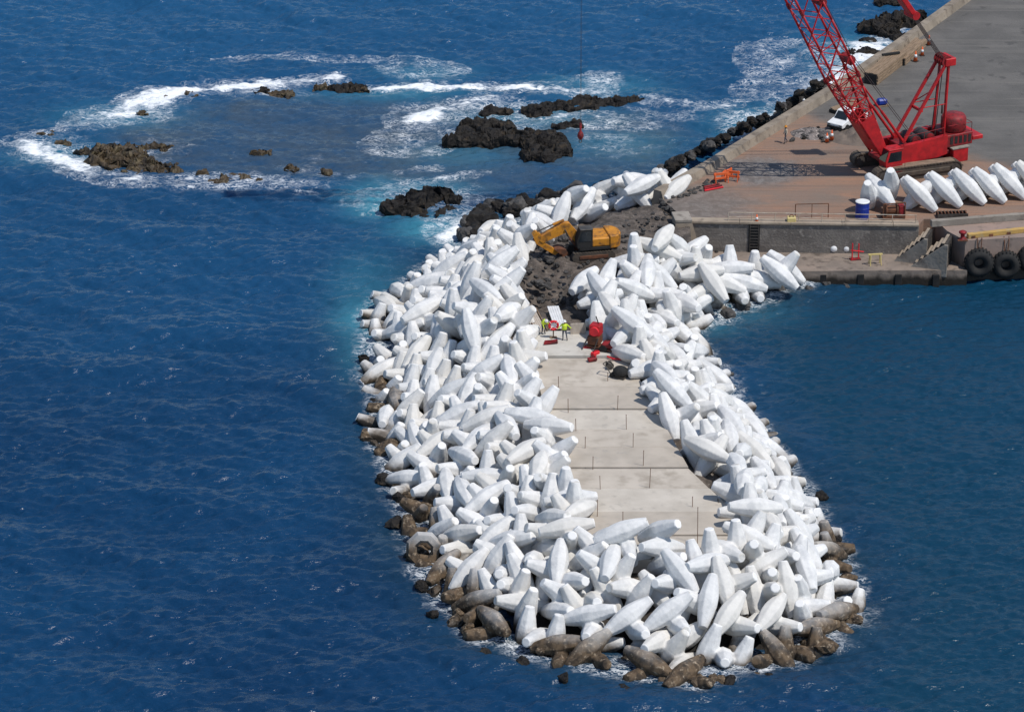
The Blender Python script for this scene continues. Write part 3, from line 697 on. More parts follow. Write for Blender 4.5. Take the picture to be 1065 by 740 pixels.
# ------------------------------------------------------------------ concrete crest slabs with rods
jy = [346, 372, 402, 425, 446, 465, 486, 507, 532, 556, 582]
lx = lambda y: np.interp(y, [346, 372, 425, 486, 532, 556, 582], [561, 566, 578, 598, 612, 620, 628]) - 12
rx_ = lambda y: np.interp(y, [346, 372, 402, 446, 486, 532, 556, 582], [628, 652, 670, 694, 716, 764, 774, 780])
nth = ['farthest', 'second', 'third', 'fourth', 'fifth', 'sixth', 'seventh', 'eighth', 'ninth', 'nearest']
for k in range(10):
    z_ = 4.0 + (.22 if k == 0 else 0.05 * ((k * 7) % 3) - .05)
    y0, y1 = jy[k] + .34, jy[k + 1] - .34
    pts = [P(lx(y0), y0, 4), P(lx(y1), y1, 4), P(rx_(y1), y1, 4), P(rx_(y0), y0, 4)]
    mb = MB().prism(pts, 2.9, z_); bmesh.ops.bevel(mb.bm, geom=mb.bm.edges[:], offset=.03, segments=1, affect='EDGES')
    mm = M['slab']
    if k in (0, 2, 3, 5, 7, 8):
        mm = mat('slab_concrete_pour', (.55, .52, .465) if k == 0 else (.455, .40, .335) if k in (2, 5, 8) else (.54, .49, .42), (.46, .43, .38) if k == 0 else (.37, .325, .27) if k in (2, 5, 8) else (.44, .395, .335), scale=.5, rough=.85, bump=.01, bscale=5, c3=(.33, .30, .26), scale3=1.3, lo3=.58, hi3=.78)
    o = mb.build('crest_slab', mm)
    tag(o, ['farthest crest slab, palest, with the workers standing on it', 'second crest slab from the far end, beside the red machine'][k] if k < 2 else ('%s concrete crest slab counted from the far end of the breakwater' % nth[k] if k < 9 else 'nearest concrete crest slab, half hidden by white units at the tip'), 'concrete slab', 'slabs along the breakwater crest')
c2t = lambda x, y: (540 + x / 2.846, 330 + y / 2.846)
rods = [(117, 208, 34), (145, 280, 38), (168, 335, 34), (195, 388, 34), (218, 448, 36), (240, 508, 38), (231, 590, 48), (307, 630, 52), (262, 188, 24), (291, 272, 40), (317, 330, 42), (337, 384, 40), (367, 440, 46), (386, 502, 54), (513, 560, 28), (528, 666, 100), (415, 662, 32)]
side = ['left line'] * 8 + ['right line'] * 9
cl = 0; cr = 0
for k, (x, y, h) in enumerate(rods):
    px, py = c2t(x, y)
    if k < 8: lab = '%s rusty upright rod in the left line on the crest slabs' % nth[k]
    else: lab = '%s rusty upright rod in the right line on the crest slabs' % nth[k - 8]
    hh = h / 2.846 / 12.3
    t = empty('steel_rod', P(px, py, 4.0), 0, lab, 'rod', 'rods standing on the crest slabs')
    lx_, ly_ = random.uniform(-.05, .05), random.uniform(-.05, .05)
    MB().tube((0, 0, -.1), (lx_, ly_, hh), .026, n=6).build('bar', M['rod'], t)
    MB().tube((lx_, ly_, hh), (lx_, ly_, hh + .05), .036, n=6).build('cap', M['rod'], t)

# ------------------------------------------------------------------ white armour units
C_ = 4.12; OFF = .30 * C_
def spindle_obj(x, ax, L=C_ * 1.02, r0=.178 * C_, r1=.083 * C_, band=.07 * C_):
    mb = MB(); bm = mb.bm; rings = []
    for s, r in ((-L / 2, r1), (-L * .26, r1 + (r0 - r1) * .66), (-band, r0), (band, r0), (L * .26, r1 + (r0 - r1) * .66), (L / 2, r1)):
        ring_ = []
        for k in range(8):
            a = math.pi / 8 + k * math.pi / 4; u, v = r * math.cos(a) / math.cos(math.pi / 8) * .98, r * math.sin(a) / math.cos(math.pi / 8) * .98
            ring_.append(bm.verts.new({0: (s + x, u, v), 1: (x + u, s, v), 2: (x + u, v, s)}[ax]))
        rings.append(ring_)
    for A, B in zip(rings, rings[1:]):
        for k in range(8): bm.faces.new((A[k], A[(k + 1) % 8], B[(k + 1) % 8], B[k]))
    bm.faces.new(rings[0]); bm.faces.new(rings[-1])
    return mb.build('member', None)
base = spindle_obj(0, 2); jb = bmesh.new(); jb.from_mesh(base.data)
for o2 in (spindle_obj(-OFF, 1), spindle_obj(OFF, 1), spindle_obj(0, 0, 2 * OFF, .155 * C_, .15 * C_, .3 * C_)):
    jb.from_mesh(o2.data); bpy.data.objects.remove(o2)
bmesh.ops.triangulate(jb, faces=jb.faces[:]); jb.to_mesh(base.data); jb.free()
md = base.modifiers.new('rm', 'REMESH'); md.mode = 'VOXEL'; md.voxel_size = .07
md = base.modifiers.new('sm', 'SMOOTH'); md.factor = .5; md.iterations = 1
md = base.modifiers.new('dc', 'DECIMATE'); md.ratio = .4
bpy.context.view_layer.update(); apply_mods(base)
ume = base.data; bpy.data.objects.remove(base); ume.name = 'armour_unit'
ume.materials.clear(); ume.materials.append(M['armour']); ume.materials.append(M['tip'])
for p in ume.polygons:
    c = p.center; p.use_smooth = True
    if max(abs(c.y), abs(c.z)) > C_ * .51 - .07: p.material_index = 1
ume2 = ume.copy(); ume2.name = 'stained_armour_unit'; ume2.materials.clear(); ume2.materials.append(M['armour_old']); ume2.materials.append(M['armour_old'])

UNITS = [
(16.85,-15.26,1.34,0.581,-0.487,-0.651,0.029,17.96,0.75),
(21.18,-49.92,1.2,-0.627,0.334,-0.546,0.443,14.51,0.77),
(12.91,11.49,5.26,0.593,0.19,0.78,-0.066,22.04,0.31),
(23.56,16.31,-0.36,0.711,0.417,-0.328,-0.461,22.83,0.87),
(-11.41,9.08,-0.29,-0.797,-0.058,0.558,-0.222,5.1,0.96),
(0.54,-45.31,2.26,-0.048,0.225,-0.243,-0.942,10.15,0.52),
(-8.2,-3.06,0.88,-0.012,0.768,-0.319,0.555,5.99,0.79),
(-3.19,-43.53,0.7,0.032,-0.707,0.465,-0.533,9.89,0.81),
(19.61,-30.35,1.83,-0.64,-0.203,0.741,-0.017,16.65,0.61),
(-7.03,9.71,1.43,-0.688,-0.112,0.411,-0.587,4.67,0.69),
(15.1,-56.16,0.42,-0.149,-0.11,0.581,-0.792,13.35,0.84),
(20.33,-34.32,2.04,-0.562,0.376,0.19,0.711,16.29,0.65),
(-6.59,-24.28,0.6,0.268,0.363,-0.384,-0.806,7.8,0.83),
(10.62,32.67,2.74,0.316,-0.503,0.318,0.739,1.02,0.47),
(15.92,-24.81,3.46,-0.993,-0.108,0.029,-0.034,17.28,0.38),
(16.33,-9.56,0.74,-0.674,-0.371,-0.477,-0.425,18.49,0.82),
(-0.93,18.7,3.17,0.538,0.669,0.353,0.373,3.11,0.42),
(21.3,-39.83,1.99,0.102,-0.598,-0.501,0.618,15.83,0.66),
(15.77,-2.12,-0.02,-0.002,-0.758,0.304,0.578,19.14,0.99),
(-9.95,-11.51,-0.22,-0.585,0.051,-0.809,-0.025,6.8,0.97),
(17.57,-32.3,3.43,-0.019,0.616,0.092,0.782,16.56,0.38),
(14.83,-27.22,3.98,-0.839,-0.354,-0.294,-0.29,17.2,0.21),
(15.52,-47.38,4.62,-0.2,-0.234,0.711,0.633,13.72,0.13),
(-0.34,-46.94,1.47,-0.136,-0.214,-0.451,0.856,10.45,0.72),
(-0.29,-2.88,5.51,0.422,-0.165,0.325,-0.83,5.45,0.17),
(8.38,-47.05,4.92,-0.57,0.585,-0.348,-0.46,11.23,0.07),
(0.77,-42.06,2.85,0.272,0.865,0.413,-0.09,9.61,0.46),
(18.14,-55.96,-0.25,-0.181,-0.301,-0.363,0.863,13.8,0.98),
(-8.32,7.35,1.09,-0.362,-0.878,0.282,-0.134,4.97,0.72),
(-0.36,-8.77,4.22,0.878,0.328,0.061,-0.343,6.02,0.19),
(4.22,-40.86,4.17,0.329,0.216,0.903,-0.172,9.43,0.15),
(13.47,5.02,1.33,-0.042,-0.784,0.169,0.597,20.24,0.93),
(11.4,-56,0.73,0.004,-0.924,0.289,0.252,12.86,0.81),
(11.96,-14.48,4.51,0.534,-0.009,-0.021,0.845,18.58,0.25),
(21.66,16.54,1.02,0.998,-0.012,-0.005,0.056,22.97,0.66),
(8.45,-50.61,3.18,-0.137,-0.448,-0.686,-0.557,11.97,0.41),
(-0.95,8.88,4.3,-0.349,0.807,-0.466,0.099,4.16,0.21),
(19.48,-42.7,3.4,0.092,-0.618,-0.091,-0.776,15.28,0.36),
(0.73,-49.48,1.38,-0.337,-0.524,-0.593,-0.509,10.89,0.71),
(16.88,15.02,2.86,0.903,0.232,0.211,-0.294,22.78,0.37),
(10.01,3.97,3.32,0.515,0.167,0.665,-0.515,20.82,0.42),
(-3.7,-21.17,2.21,0.036,-0.645,-0.754,0.119,7.39,0.6),
(11.57,29.14,4.02,0.415,-0.418,0.122,0.798,0.92,0.22),
(21.58,-46.75,1.99,-0.711,-0.085,-0.661,-0.224,14.92,0.61),
(13.23,-52.23,2.79,-0.878,-0.289,0.314,0.217,12.99,0.45),
(8.18,32.5,1.92,-0.096,-0.729,-0.541,-0.409,1.41,0.62),
(23.72,-40.8,0.03,-0.441,-0.625,0.026,-0.644,15.78,0.94),
(11.02,1.55,2.33,0,0.172,-0.98,0.103,20.15,0.54),
(4.06,24.59,3.34,0.356,-0.475,-0.248,0.765,2.31,0.41),
(-5.84,17.86,0.55,-0.852,0.462,0.207,0.132,3.77,0.82),
(16.12,-53.57,1.66,-0.104,-0.501,0.36,-0.78,13.56,0.68),
(20.16,12.44,0.48,-0.555,0.587,0.484,0.336,21.86,0.89),
(13.5,-48.95,4.06,-0.386,0.227,-0.194,-0.873,12.88,0.16),
(-7.87,-19.25,0.34,-0.838,0.38,0.338,-0.199,7.38,0.88),
(16.98,9.72,2.06,-0.51,0.048,-0.736,-0.442,21.49,0.74),
(-2.73,-4.2,5.18,-0.163,0.565,0.796,-0.141,5.74,0.35),
(-3.79,16.34,2.05,0.59,-0.416,0.689,-0.064,3.68,0.62),
(6.13,-56.03,-0.08,-0.424,0.784,-0.292,-0.349,12.03,0.92),
(6.39,-48.71,3.73,0.899,0.047,-0.412,-0.142,11.27,0.33),
(14.88,-18.95,3.28,0.588,-0.116,0.517,-0.611,17.79,0.43),
(14.35,-4.34,1.38,0.344,0.855,0.185,-0.341,19.23,0.72),
(-5.91,-5.36,1.89,0.368,0.442,0.685,0.447,6.08,0.65),
(12.79,-11.26,3.26,0.763,-0.497,0.338,-0.239,18.71,0.47),
(14.96,6.75,0.72,-0.789,-0.384,-0.196,0.438,21.09,0.72),
(-7.76,4.8,1.44,0.523,0.561,0.641,-0.014,5.23,0.69),
(0.21,-38.49,3,-0.217,0.182,-0.304,-0.91,9.13,0.46),
(16.78,-6.12,-0.03,0.474,-0.598,-0.095,-0.639,18.76,0.96),
(-9.1,1.61,0.61,-0.482,0.593,-0.634,-0.115,5.62,0.85),
(-4.67,-15.1,2.06,-0.6,-0.025,0.477,-0.642,6.85,0.58),
(-6.78,-31.26,0,-0.746,0.388,0.395,-0.369,8.51,0.92),
(-4.04,-18.29,2.22,-0.598,0.109,0.42,0.674,7.06,0.55),
(3.81,-50.21,2.32,-0.318,-0.424,0.082,0.844,11.29,0.58),
(-5.56,-39.16,-0.05,-0.572,0.033,-0.104,0.813,9.4,0.95),
(-7.97,-14.69,0.62,-0.743,-0.468,0.087,0.47,6.96,0.83),
(18.97,-38.67,3.44,0.034,-0.996,-0.011,-0.086,15.86,0.39),
(3.16,-30.54,4.12,-0.259,0.522,-0.756,0.297,8.08,0.15),
(-2.47,3.85,4.74,0.657,-0.72,0.009,0.225,4.89,0.27),
(19.08,-52.72,1.16,0.779,0.247,0.56,-0.134,14,0.72),
(-8.24,-26.98,-0.39,0.155,-0.697,-0.503,-0.487,8.16,0.97),
(2.95,-47.39,2.92,0.157,-0.811,0.161,-0.539,10.73,0.44),
(21.49,13.72,0.31,0.558,0.591,-0.325,0.484,22.07,0.94),
(8.67,-1.05,4.7,-0.459,0.806,-0.047,-0.371,20.2,0.2),
(1.62,21.72,3.35,-0.119,0.383,-0.91,-0.107,2.7,0.39),
(-8.86,-5.8,0.53,-0.442,0.748,-0.327,0.372,6.26,0.84),
(6.46,29.62,2.44,0.153,0.183,0.83,-0.505,1.84,0.58),
(18.47,-22.68,1.43,0.366,0.801,-0.461,0.114,17.31,0.7),
(-9.15,11.06,0.32,-0.186,0.933,0.306,0.029,4.74,0.86),
(-6.71,-35.06,-0.22,-0.415,0.877,-0.036,0.238,8.93,0.98),
(8.98,-53.99,1.51,0.304,0.37,-0.466,0.744,12.37,0.69),
(21.81,-30.17,0.24,0.357,-0.457,0.414,-0.702,16.57,0.91),
(-0.82,-24.68,3.33,-0.129,-0.559,-0.12,0.81,7.63,0.37),
(15.83,-50.55,3.33,0.288,-0.426,0.281,-0.81,13.65,0.43),
(12.25,34.94,1.89,0.126,-0.925,-0.217,0.285,0.25,0.56),
(8.56,35.01,1.11,0.899,0.147,0.043,-0.41,1.19,0.73),
(0.42,-6,5.5,0.021,-0.905,0.213,0.367,5.7,0.15),
(8.75,25.44,4.17,-0.88,-0.124,-0.345,0.3,1.68,0.15),
(17.59,-19.93,1.5,0.084,0.621,0.519,-0.582,17.53,0.66),
(5.83,-53.47,1.16,-0.544,-0.283,0.542,-0.574,11.84,0.74),
(16.19,12.22,3.07,0.032,0.818,-0.572,0.045,22.1,0.55),
(18.17,11.3,0.92,-0.285,0.492,-0.65,-0.504,21.71,0.8),
(15.15,0.74,0.03,-0.942,-0.249,-0.037,-0.221,19.57,0.9),
(17.69,-44.67,4.44,0.011,0.776,0.568,-0.273,14.61,0.18),
(18.85,-50,2.59,-0.088,-0.002,-0.465,0.881,14.21,0.52),
(-5.01,22.24,-0.04,-0.239,0.092,-0.819,0.513,3.41,0.95),
(21.26,-37.11,1.67,-0.411,0.264,0.705,-0.515,16.11,0.71),
(6.96,4.34,4.15,-0.885,-0.186,-0.37,0.213,21.17,0.22),
(1.4,-34.84,3.65,0.173,0.085,0.909,-0.369,8.66,0.32),
(-10.32,-1.45,-0.04,0.397,0.851,0.182,0.29,5.93,0.91),
(12.85,-58.83,-0.56,-0.408,0.273,0.835,0.249,12.97,1),
(-0.77,-19.11,3.65,-0.555,-0.032,-0.195,-0.808,7.03,0.32),
(-1.23,-40.15,1.99,-0.7,0.016,0.506,0.504,9.49,0.62),
(3.25,26.93,2.2,-0.797,0.479,-0.176,-0.324,2.24,0.59),
(-0.89,-26.97,3.29,-0.492,0.713,-0.499,0.027,7.93,0.41),
(13.35,-22.33,4.1,-0.295,0.884,0.228,-0.281,17.71,0.19),
(-6.3,-19.92,1.25,0.191,-0.968,-0.156,-0.042,7.28,0.71),
(18.85,-25.25,1.68,-0.662,-0.433,0.606,-0.079,17.07,0.73),
(13.78,-8.06,2.19,0.07,0.739,0.132,-0.657,18.91,0.58),
(-0.47,12.38,4.1,0.077,-0.04,0.915,0.394,3.6,0.18),
(22.07,-52.59,-0.33,0.215,-0.678,0.394,0.582,14.43,0.98),
(-7.75,15.61,0.1,0.768,-0.513,-0.28,0.262,4.16,0.91),
(15.66,-12.46,1.68,-0.52,-0.685,0.326,0.393,18.24,0.71),
(-2.43,13.9,3.2,0.846,-0.476,-0.198,0.134,3.82,0.42),
(-4.07,-26.97,1.61,-0.063,0.769,0.253,0.583,7.96,0.63),
(-1.93,-34.26,2.16,0.084,0.72,-0.487,0.488,8.77,0.59),
(-2.27,-48.98,0.02,0.555,-0.569,0.593,0.132,10.67,0.94),
(0.86,-16.5,4.15,0.395,-0.137,0.332,-0.845,6.73,0.2),
(-2.44,-16.31,3.15,-0.932,-0.324,0.023,0.16,6.87,0.4),
(23.66,-44.52,0.28,0.719,-0.058,0.677,-0.148,15.39,0.91),
(9.61,-7.91,5.38,0.639,0.47,-0.589,0.155,19.4,0.15),
(-3.08,5.9,3.42,0.537,0.03,0.191,0.821,4.69,0.34),
(10.57,-9.81,4.65,-0.948,0.079,0.006,-0.308,19.09,0.26),
(-4.93,-2.05,3.57,0.364,0.057,0.912,0.18,5.64,0.49),
(-0.33,-32.17,3.1,-0.873,-0.284,0.075,-0.39,8.36,0.42),
(16.8,-17.95,1.89,-0.716,-0.373,-0.489,-0.332,17.77,0.65),
(-3.55,-45.68,0.07,-0.501,0.767,-0.21,0.34,10.24,0.91),
(-5.42,-10.97,1.89,-0.446,0.706,-0.411,0.365,6.55,0.62),
(0.69,27.06,1.01,0.274,0.26,-0.57,-0.73,2.56,0.74),
(-4.01,-32.53,1.27,0.787,0.101,-0.606,0.064,8.61,0.72),
(23.5,-50.4,-0.11,-0.599,-0.22,-0.692,0.337,14.79,0.97),
(-1.8,21.11,1.93,-0.351,0.563,-0.546,0.512,3.13,0.61),
(-6.71,-7.53,1.43,-0.595,-0.139,-0.791,-0.029,6.3,0.67),
(12.4,-0.83,1.75,0.365,-0.308,-0.739,0.476,19.64,0.66),
(1.59,-23.18,4.15,0.203,0.72,0.584,-0.316,7.35,0.21),
(0.8,-14.07,4.11,-0.944,-0.087,-0.305,-0.093,6.49,0.17),
(4.28,-45,4.07,-0.569,-0.278,0.294,-0.716,10.21,0.2),
(-3.22,18.95,1.7,-0.352,0.617,-0.505,0.49,3.46,0.68),
(13.89,3.88,2.61,-0.939,-0.011,0.175,-0.294,20.42,0.72),
(15.46,-29.54,4.03,-0.128,-0.793,-0.422,0.42,16.96,0.21),
(-1.5,-0.37,5.52,0.875,-0.055,0.368,0.309,5.21,0.22),
(19.36,14.43,2.28,0.736,-0.147,0.106,0.652,22.55,0.64),
(-4.37,9.3,2.68,0.379,-0.702,0.422,-0.43,4.49,0.51),
(8.91,0.23,3.52,-0.291,-0.077,0.11,0.947,20.06,0.4),
(9.28,-57.63,-0.39,-0.296,-0.498,-0.297,0.759,12.54,0.99),
(2.04,-52.99,0.35,0.218,-0.162,-0.584,0.765,11.47,0.91),
(-0.97,23.62,1.7,0.261,0.287,-0.001,0.922,2.91,0.68),
(-10.69,-8.87,-0.39,0.405,0.723,0.46,0.319,6.6,1),
(-5.23,14.88,1.49,-0.783,-0.029,0.562,0.266,4,0.7),
(0.44,15.62,4.05,-0.381,-0.38,0.202,0.818,3.24,0.19),
(11.43,-6.48,3.45,0.647,0.425,-0.626,0.09,19.35,0.38),
(8.16,-3.14,4.59,-0.229,0.715,0.06,0.658,19.82,0.22),
(-1.68,-51.5,-0.27,-0.194,-0.576,-0.163,0.777,10.98,0.97),
(21.84,-32.89,0.59,0.663,-0.015,0.556,-0.502,16.42,0.86),
(-6.42,-28.35,0.5,-0.819,0.167,0.278,0.473,8.26,0.85),
(21.07,-26.7,0.35,-0.707,0.072,-0.699,-0.074,16.84,0.88),
(20.24,-20.25,-0.14,-0.613,0.124,-0.553,-0.55,17.31,0.96),
(-1,-43,2,-0.241,0.627,-0.58,0.461,9.89,0.61),
(-9.87,-16.65,-0.36,0.628,0.398,-0.377,-0.553,7.23,0.99),
(24.08,-47.7,-0.04,0.923,0.347,0.152,-0.064,15.05,0.9),
(14.27,29.87,3.98,-0.309,0.193,0.048,-0.93,0.12,0.15),
(9.16,27.87,3.89,0.771,0.296,-0.374,-0.422,1.42,0.25),
(2.57,-26.76,4.16,0.771,0.144,-0.363,0.503,7.73,0.16),
(9.14,6.07,3.89,0.187,-0.114,-0.87,-0.442,21.24,0.35),
(10.98,-47.32,4.87,-0.479,-0.593,-0.014,0.647,12.07,0.06),
(1.66,18.48,4,0.183,-0.041,0.44,0.878,2.79,0.21),
(-5.45,-41.81,-0.35,0.052,0.787,-0.288,0.542,9.71,0.99),
(4.8,22.35,4.11,0.158,0.93,0.066,-0.325,2.32,0.22),
(12.3,-17.02,4.48,0.146,0.689,0.124,-0.699,18.29,0.2),
(-8.66,-21.99,-0.18,-0.001,0.654,-0.595,0.467,7.68,0.96),
(24.04,-37.61,-0.24,0.457,0.507,-0.579,-0.446,16.07,1),
(15.63,8.39,1.09,0.267,0.793,-0.251,-0.487,20.63,0.98),
(-7.38,-12.19,1.05,0.204,-0.356,-0.376,0.831,6.73,0.77),
(-5.36,7.36,2.39,0.183,0.733,-0.656,-0.002,4.8,0.52),
(10.73,7.89,4.04,0.089,-0.29,-0.161,0.939,21.59,0.3),
(-3.07,-23.83,2.22,0.272,-0.5,0.086,0.818,7.56,0.52),
(19.68,-17.62,-0.17,0.654,0.207,-0.722,0.092,17.54,0.99),
(-4.18,2.37,3.13,0.773,0.221,-0.495,-0.329,5.23,0.47),
(-3.93,-30.02,1.49,0.978,0.058,0.192,0.048,8.3,0.71),
(17.56,-35.07,3.73,-0.156,-0.116,-0.976,0.097,16.28,0.3),
(12.52,-19.77,4.8,0.046,0.623,0.477,-0.617,18.04,0.16),
(-3.38,-7.66,2.9,-0.709,-0.018,0.522,-0.475,6.17,0.49),
(-7.11,12.56,1.02,-0.676,0.44,-0.21,-0.552,4.4,0.75),
(14.8,-15.63,2.74,-0.355,0.045,0.804,-0.474,18.14,0.49),
(14.43,3.03,0.08,-0.717,0.093,-0.596,-0.35,19.8,0.96),
(-0.79,5.97,5.49,-0.544,-0.584,-0.6,0.061,4.44,0.16),
(21.64,-43.07,1.88,-0.627,-0.459,0.626,0.072,15.45,0.66),
(3,-33.2,4.09,0.331,-0.068,-0.94,-0.043,8.43,0.16),
(18.47,-12.37,-0.32,-0.697,0.122,-0.585,-0.397,18,0.98),
(11.38,-50.58,3.57,0.145,0.391,0.401,-0.816,12.56,0.34),
(7.5,1.49,4.64,-0.277,0.66,0.036,0.697,20.64,0.26),
(20.69,-54.47,-0.25,-0.071,0.159,-0.55,0.817,14.13,0.99),
(18.14,-28.19,2.49,-0.638,0.178,0.746,-0.07,16.86,0.56),
(2.04,-37.18,3.81,0.393,-0.837,0.21,-0.318,8.85,0.23),
(-7.17,2.52,1.97,-0.338,-0.389,0.3,-0.803,5.41,0.66),
(14.21,32.78,3.21,0.185,-0.913,0.304,-0.2,0.01,0.34),
(-10.71,3.92,-0.06,0.87,0.397,-0.279,-0.086,5.49,0.93),
(-7.77,-9.56,0.92,0.341,0.333,0.749,0.46,6.52,0.78),
(-10.57,12.86,-0.42,-0.174,-0.508,0.03,0.843,4.66,1),
(-1.81,-13.75,3.43,0.467,-0.699,0.541,0.032,6.55,0.36),
(0.87,-11.48,4.58,-0.619,-0.489,-0.376,-0.486,6.25,0.21),
(14.44,12.6,3.9,0.073,0.603,-0.522,-0.599,22.56,0.23),
(10.77,36.8,1.05,0.275,0.766,-0.241,0.529,0.56,0.75),
(5.83,27.4,3.03,-0.441,0.461,0.277,-0.718,1.91,0.39),
(-2.4,-36.92,1.7,-0.38,-0.783,-0.312,-0.38,9.03,0.67),
(6.48,25.28,4.23,-0.157,0.352,0.402,0.831,2.06,0.26),
(8.89,30.63,3.14,0.889,-0.452,0.062,0.037,1.31,0.42),
(5.86,-51.05,2.34,0.254,0.09,0.535,-0.801,11.65,0.55),
(20.92,-22.92,-0.11,0.497,0.726,-0.323,-0.349,17.09,0.98),
(17.09,-37.54,4.46,-0.048,0.568,-0.076,-0.818,15.98,0.14),
(-2.44,-10.85,3.27,-0.442,0.789,-0.26,0.339,6.33,0.39),
(2.79,-42.83,3.78,-0.528,0.352,-0.773,0.024,9.78,0.29),
(3.78,20.19,4.06,0.409,0.895,0.106,0.143,2.54,0.15),
(23.25,-35.1,-0.04,0.401,-0.707,-0.344,0.47,16.23,0.95),
(3.53,-55.27,-0.36,0.317,-0.57,-0.591,-0.474,11.75,0.98),
(-11.33,6.48,-0.24,0.441,-0.744,0.4,-0.302,5.31,0.96),
(-4.95,12.1,2.27,0.113,-0.491,-0.725,-0.469,4.15,0.54),
(1.71,-19.68,4.13,-0.814,-0.342,0.208,0.42,6.94,0.14),
(11.84,-54.1,1.95,0.477,-0.734,0.292,0.385,12.72,0.63),
(10.98,-1.76,2.78,-0.167,-0.972,0.066,-0.154,19.76,0.43),
(11.52,-11.89,4.47,-0.212,-0.02,-0.924,0.318,18.95,0.15),
(3.36,30.1,1.03,-0.225,-0.797,-0.007,-0.561,2.13,0.72),
(-11.28,-3.99,-0.47,-0.434,0.485,-0.103,-0.752,6.23,1),
(-1.73,-21.32,3.13,0.141,0.609,-0.655,0.425,7.3,0.41),
(18.33,-47.73,3.61,-0.19,-0.455,-0.297,-0.818,14.42,0.35),
(-6.45,19.85,-0.16,-0.821,0.493,0.241,-0.16,3.74,0.99),
(12.8,9.94,3.3,-0.065,0.725,0.542,-0.42,21.64,0.43),
(-2.27,-6.85,5.14,0.145,0.178,-0.911,-0.343,5.94,0.32),
(19.26,-15.18,-0.33,0.141,0.706,0.324,-0.613,17.74,0.99),
(-7.26,-0.35,1.46,0.873,0.415,-0.249,-0.058,5.65,0.67),
(12.55,6.98,2.76,-0.884,0.162,-0.089,-0.429,21.15,0.56),
(-7.02,-17.1,0.92,-0.134,0.234,0.425,-0.864,7.15,0.77),
(-3.72,-39.53,0.86,-0.675,-0.058,0.583,-0.448,9.35,0.75),
(17.81,-40.92,4.86,0.58,-0.191,0.232,0.758,15.47,0.19),
(16.48,-22.02,2.88,0.214,-0.184,0.945,0.167,17.52,0.45),
(-2.13,10.91,3.6,-0.133,0.214,0.967,-0.035,4.02,0.32),
(25.77,17.6,-0.92,-0.424,-0.888,0.178,0.001,22.97,0.99),
(19.94,-45.39,3.2,-0.836,-0.472,-0.278,0.023,15.04,0.43),
(1.04,24.43,2.38,-0.315,0.297,0.901,0.029,2.63,0.59),
(-4.64,-36.01,0.82,-0.844,0.377,0.065,-0.376,8.89,0.78),
(0.63,-29.69,3.76,0.469,0.34,0.805,-0.128,8.04,0.31),
(-6.04,-21.61,1,0.75,-0.099,-0.476,-0.448,7.53,0.78),
(4.39,-38.55,4.63,0.429,-0.438,-0.557,0.561,9.04,0.15),
(-3.96,-0.09,4.24,-0.621,0.718,0.208,-0.236,5.35,0.4),
(8.45,-5.78,5.4,0.075,-0.031,0.346,-0.935,19.63,0.16),
(10.77,10.37,4.57,0.515,0.509,0.445,0.526,21.93,0.21),
(-10.86,-13.92,-0.54,-0.848,0.066,0.526,0.032,6.98,0.99),
(6,-46.17,4.14,0.789,-0.285,-0.236,0.49,10.71,0.15),
(11.56,-4.21,2.82,-0.806,0.175,-0.565,-0.008,19.48,0.49),
(5.63,32.06,1.14,0.44,0.227,-0.552,-0.671,1.79,0.75),
(-1.9,-29.96,2.54,-0.154,-0.712,0.672,-0.136,8.22,0.52),
(-0.43,2.17,5.51,-0.598,-0.235,-0.282,-0.712,4.91,0.14),
(-5.21,4.85,2.64,0.061,0.785,-0.195,0.585,5.03,0.48)
]
jm = [P(600 + k, jy[k], 4).y for k in range(11)]
UNITS = [u_ for u_ in UNITS if not (u_[7] > 22.4 and u_[2] < .9) and not (1.0 < u_[7] < 2.7 and max(abs(Quaternion(u_[3:7]).to_matrix()[2][1]), abs(Quaternion(u_[3:7]).to_matrix()[2][2])) > .72)]
recs = []
for (x, y, z_, qw, qx, qy, qz, t, u) in UNITS:
    R_ = Quaternion((qw, qx, qy, qz)).to_matrix()
    up = max(abs(R_[2][1]), abs(R_[2][2])); shank = abs(R_[2][0])
    if t < 4: sd = 'on the seaward bank near the excavator'; k = int(t)
    elif t < 10.2: sd = 'seaward'; k = None
    elif t < 15.6: sd = 'tip'; k = int((t - 10.2) / 1.1)
    elif t < 20.2: sd = 'harbour'; k = None
    else: sd = 'corner'; k = int((t - 20.2) / .8)
    px, py = Q((x, y, z_))
    if k is None: k = int(np.clip(sum(y < j for j in jm), 0, 10))
    tier = 'beside the crest' if u < .3 else 'high on the slope' if u < .52 else 'halfway down the slope' if u < .76 else 'low on the slope'
    pose = 'upended' if up > .9 else 'shank-up' if shank > .85 else 'flat lying' if shank < .28 and up < .75 else 'tilted'
    old = u > .8 and 6.0 < t < 16.3 and z_ < .25 and (x * 7.3) % 1 < (.85 if 9.6 < t < 15 else .6)
    recs.append([sd, k, tier, pose, old, px, py, (x, y, z_), (qw, qx, qy, qz)])
kw = ['the farthest slab', 'the second slab', 'the third slab', 'the fourth slab', 'the fifth slab', 'the sixth slab', 'the seventh slab', 'the eighth slab', 'the ninth slab', 'the nearest slab', 'the nearest slab']
def where(sd, k):
    if sd == 'seaward': return 'left slope ' + ('behind the slabs' if k == 0 else 'by ' + kw[k - 1])
    if sd == 'harbour': return 'right slope ' + ('behind the slabs' if k == 0 else 'by ' + kw[k - 1])
    if sd == 'tip': return 'tip, ' + ['left corner', 'left of centre', 'centre', 'right of centre', 'right corner'][min(4, k)]
    if sd == 'corner': return 'right pile by the quay, ' + ['foot', 'lower part', 'middle', 'upper part', 'far end', 'far end'][min(5, k)]
    return 'left of the excavator, ' + ['far end', 'rubble end', 'nearest it', 'below it'][min(3, k)]
cells = {}
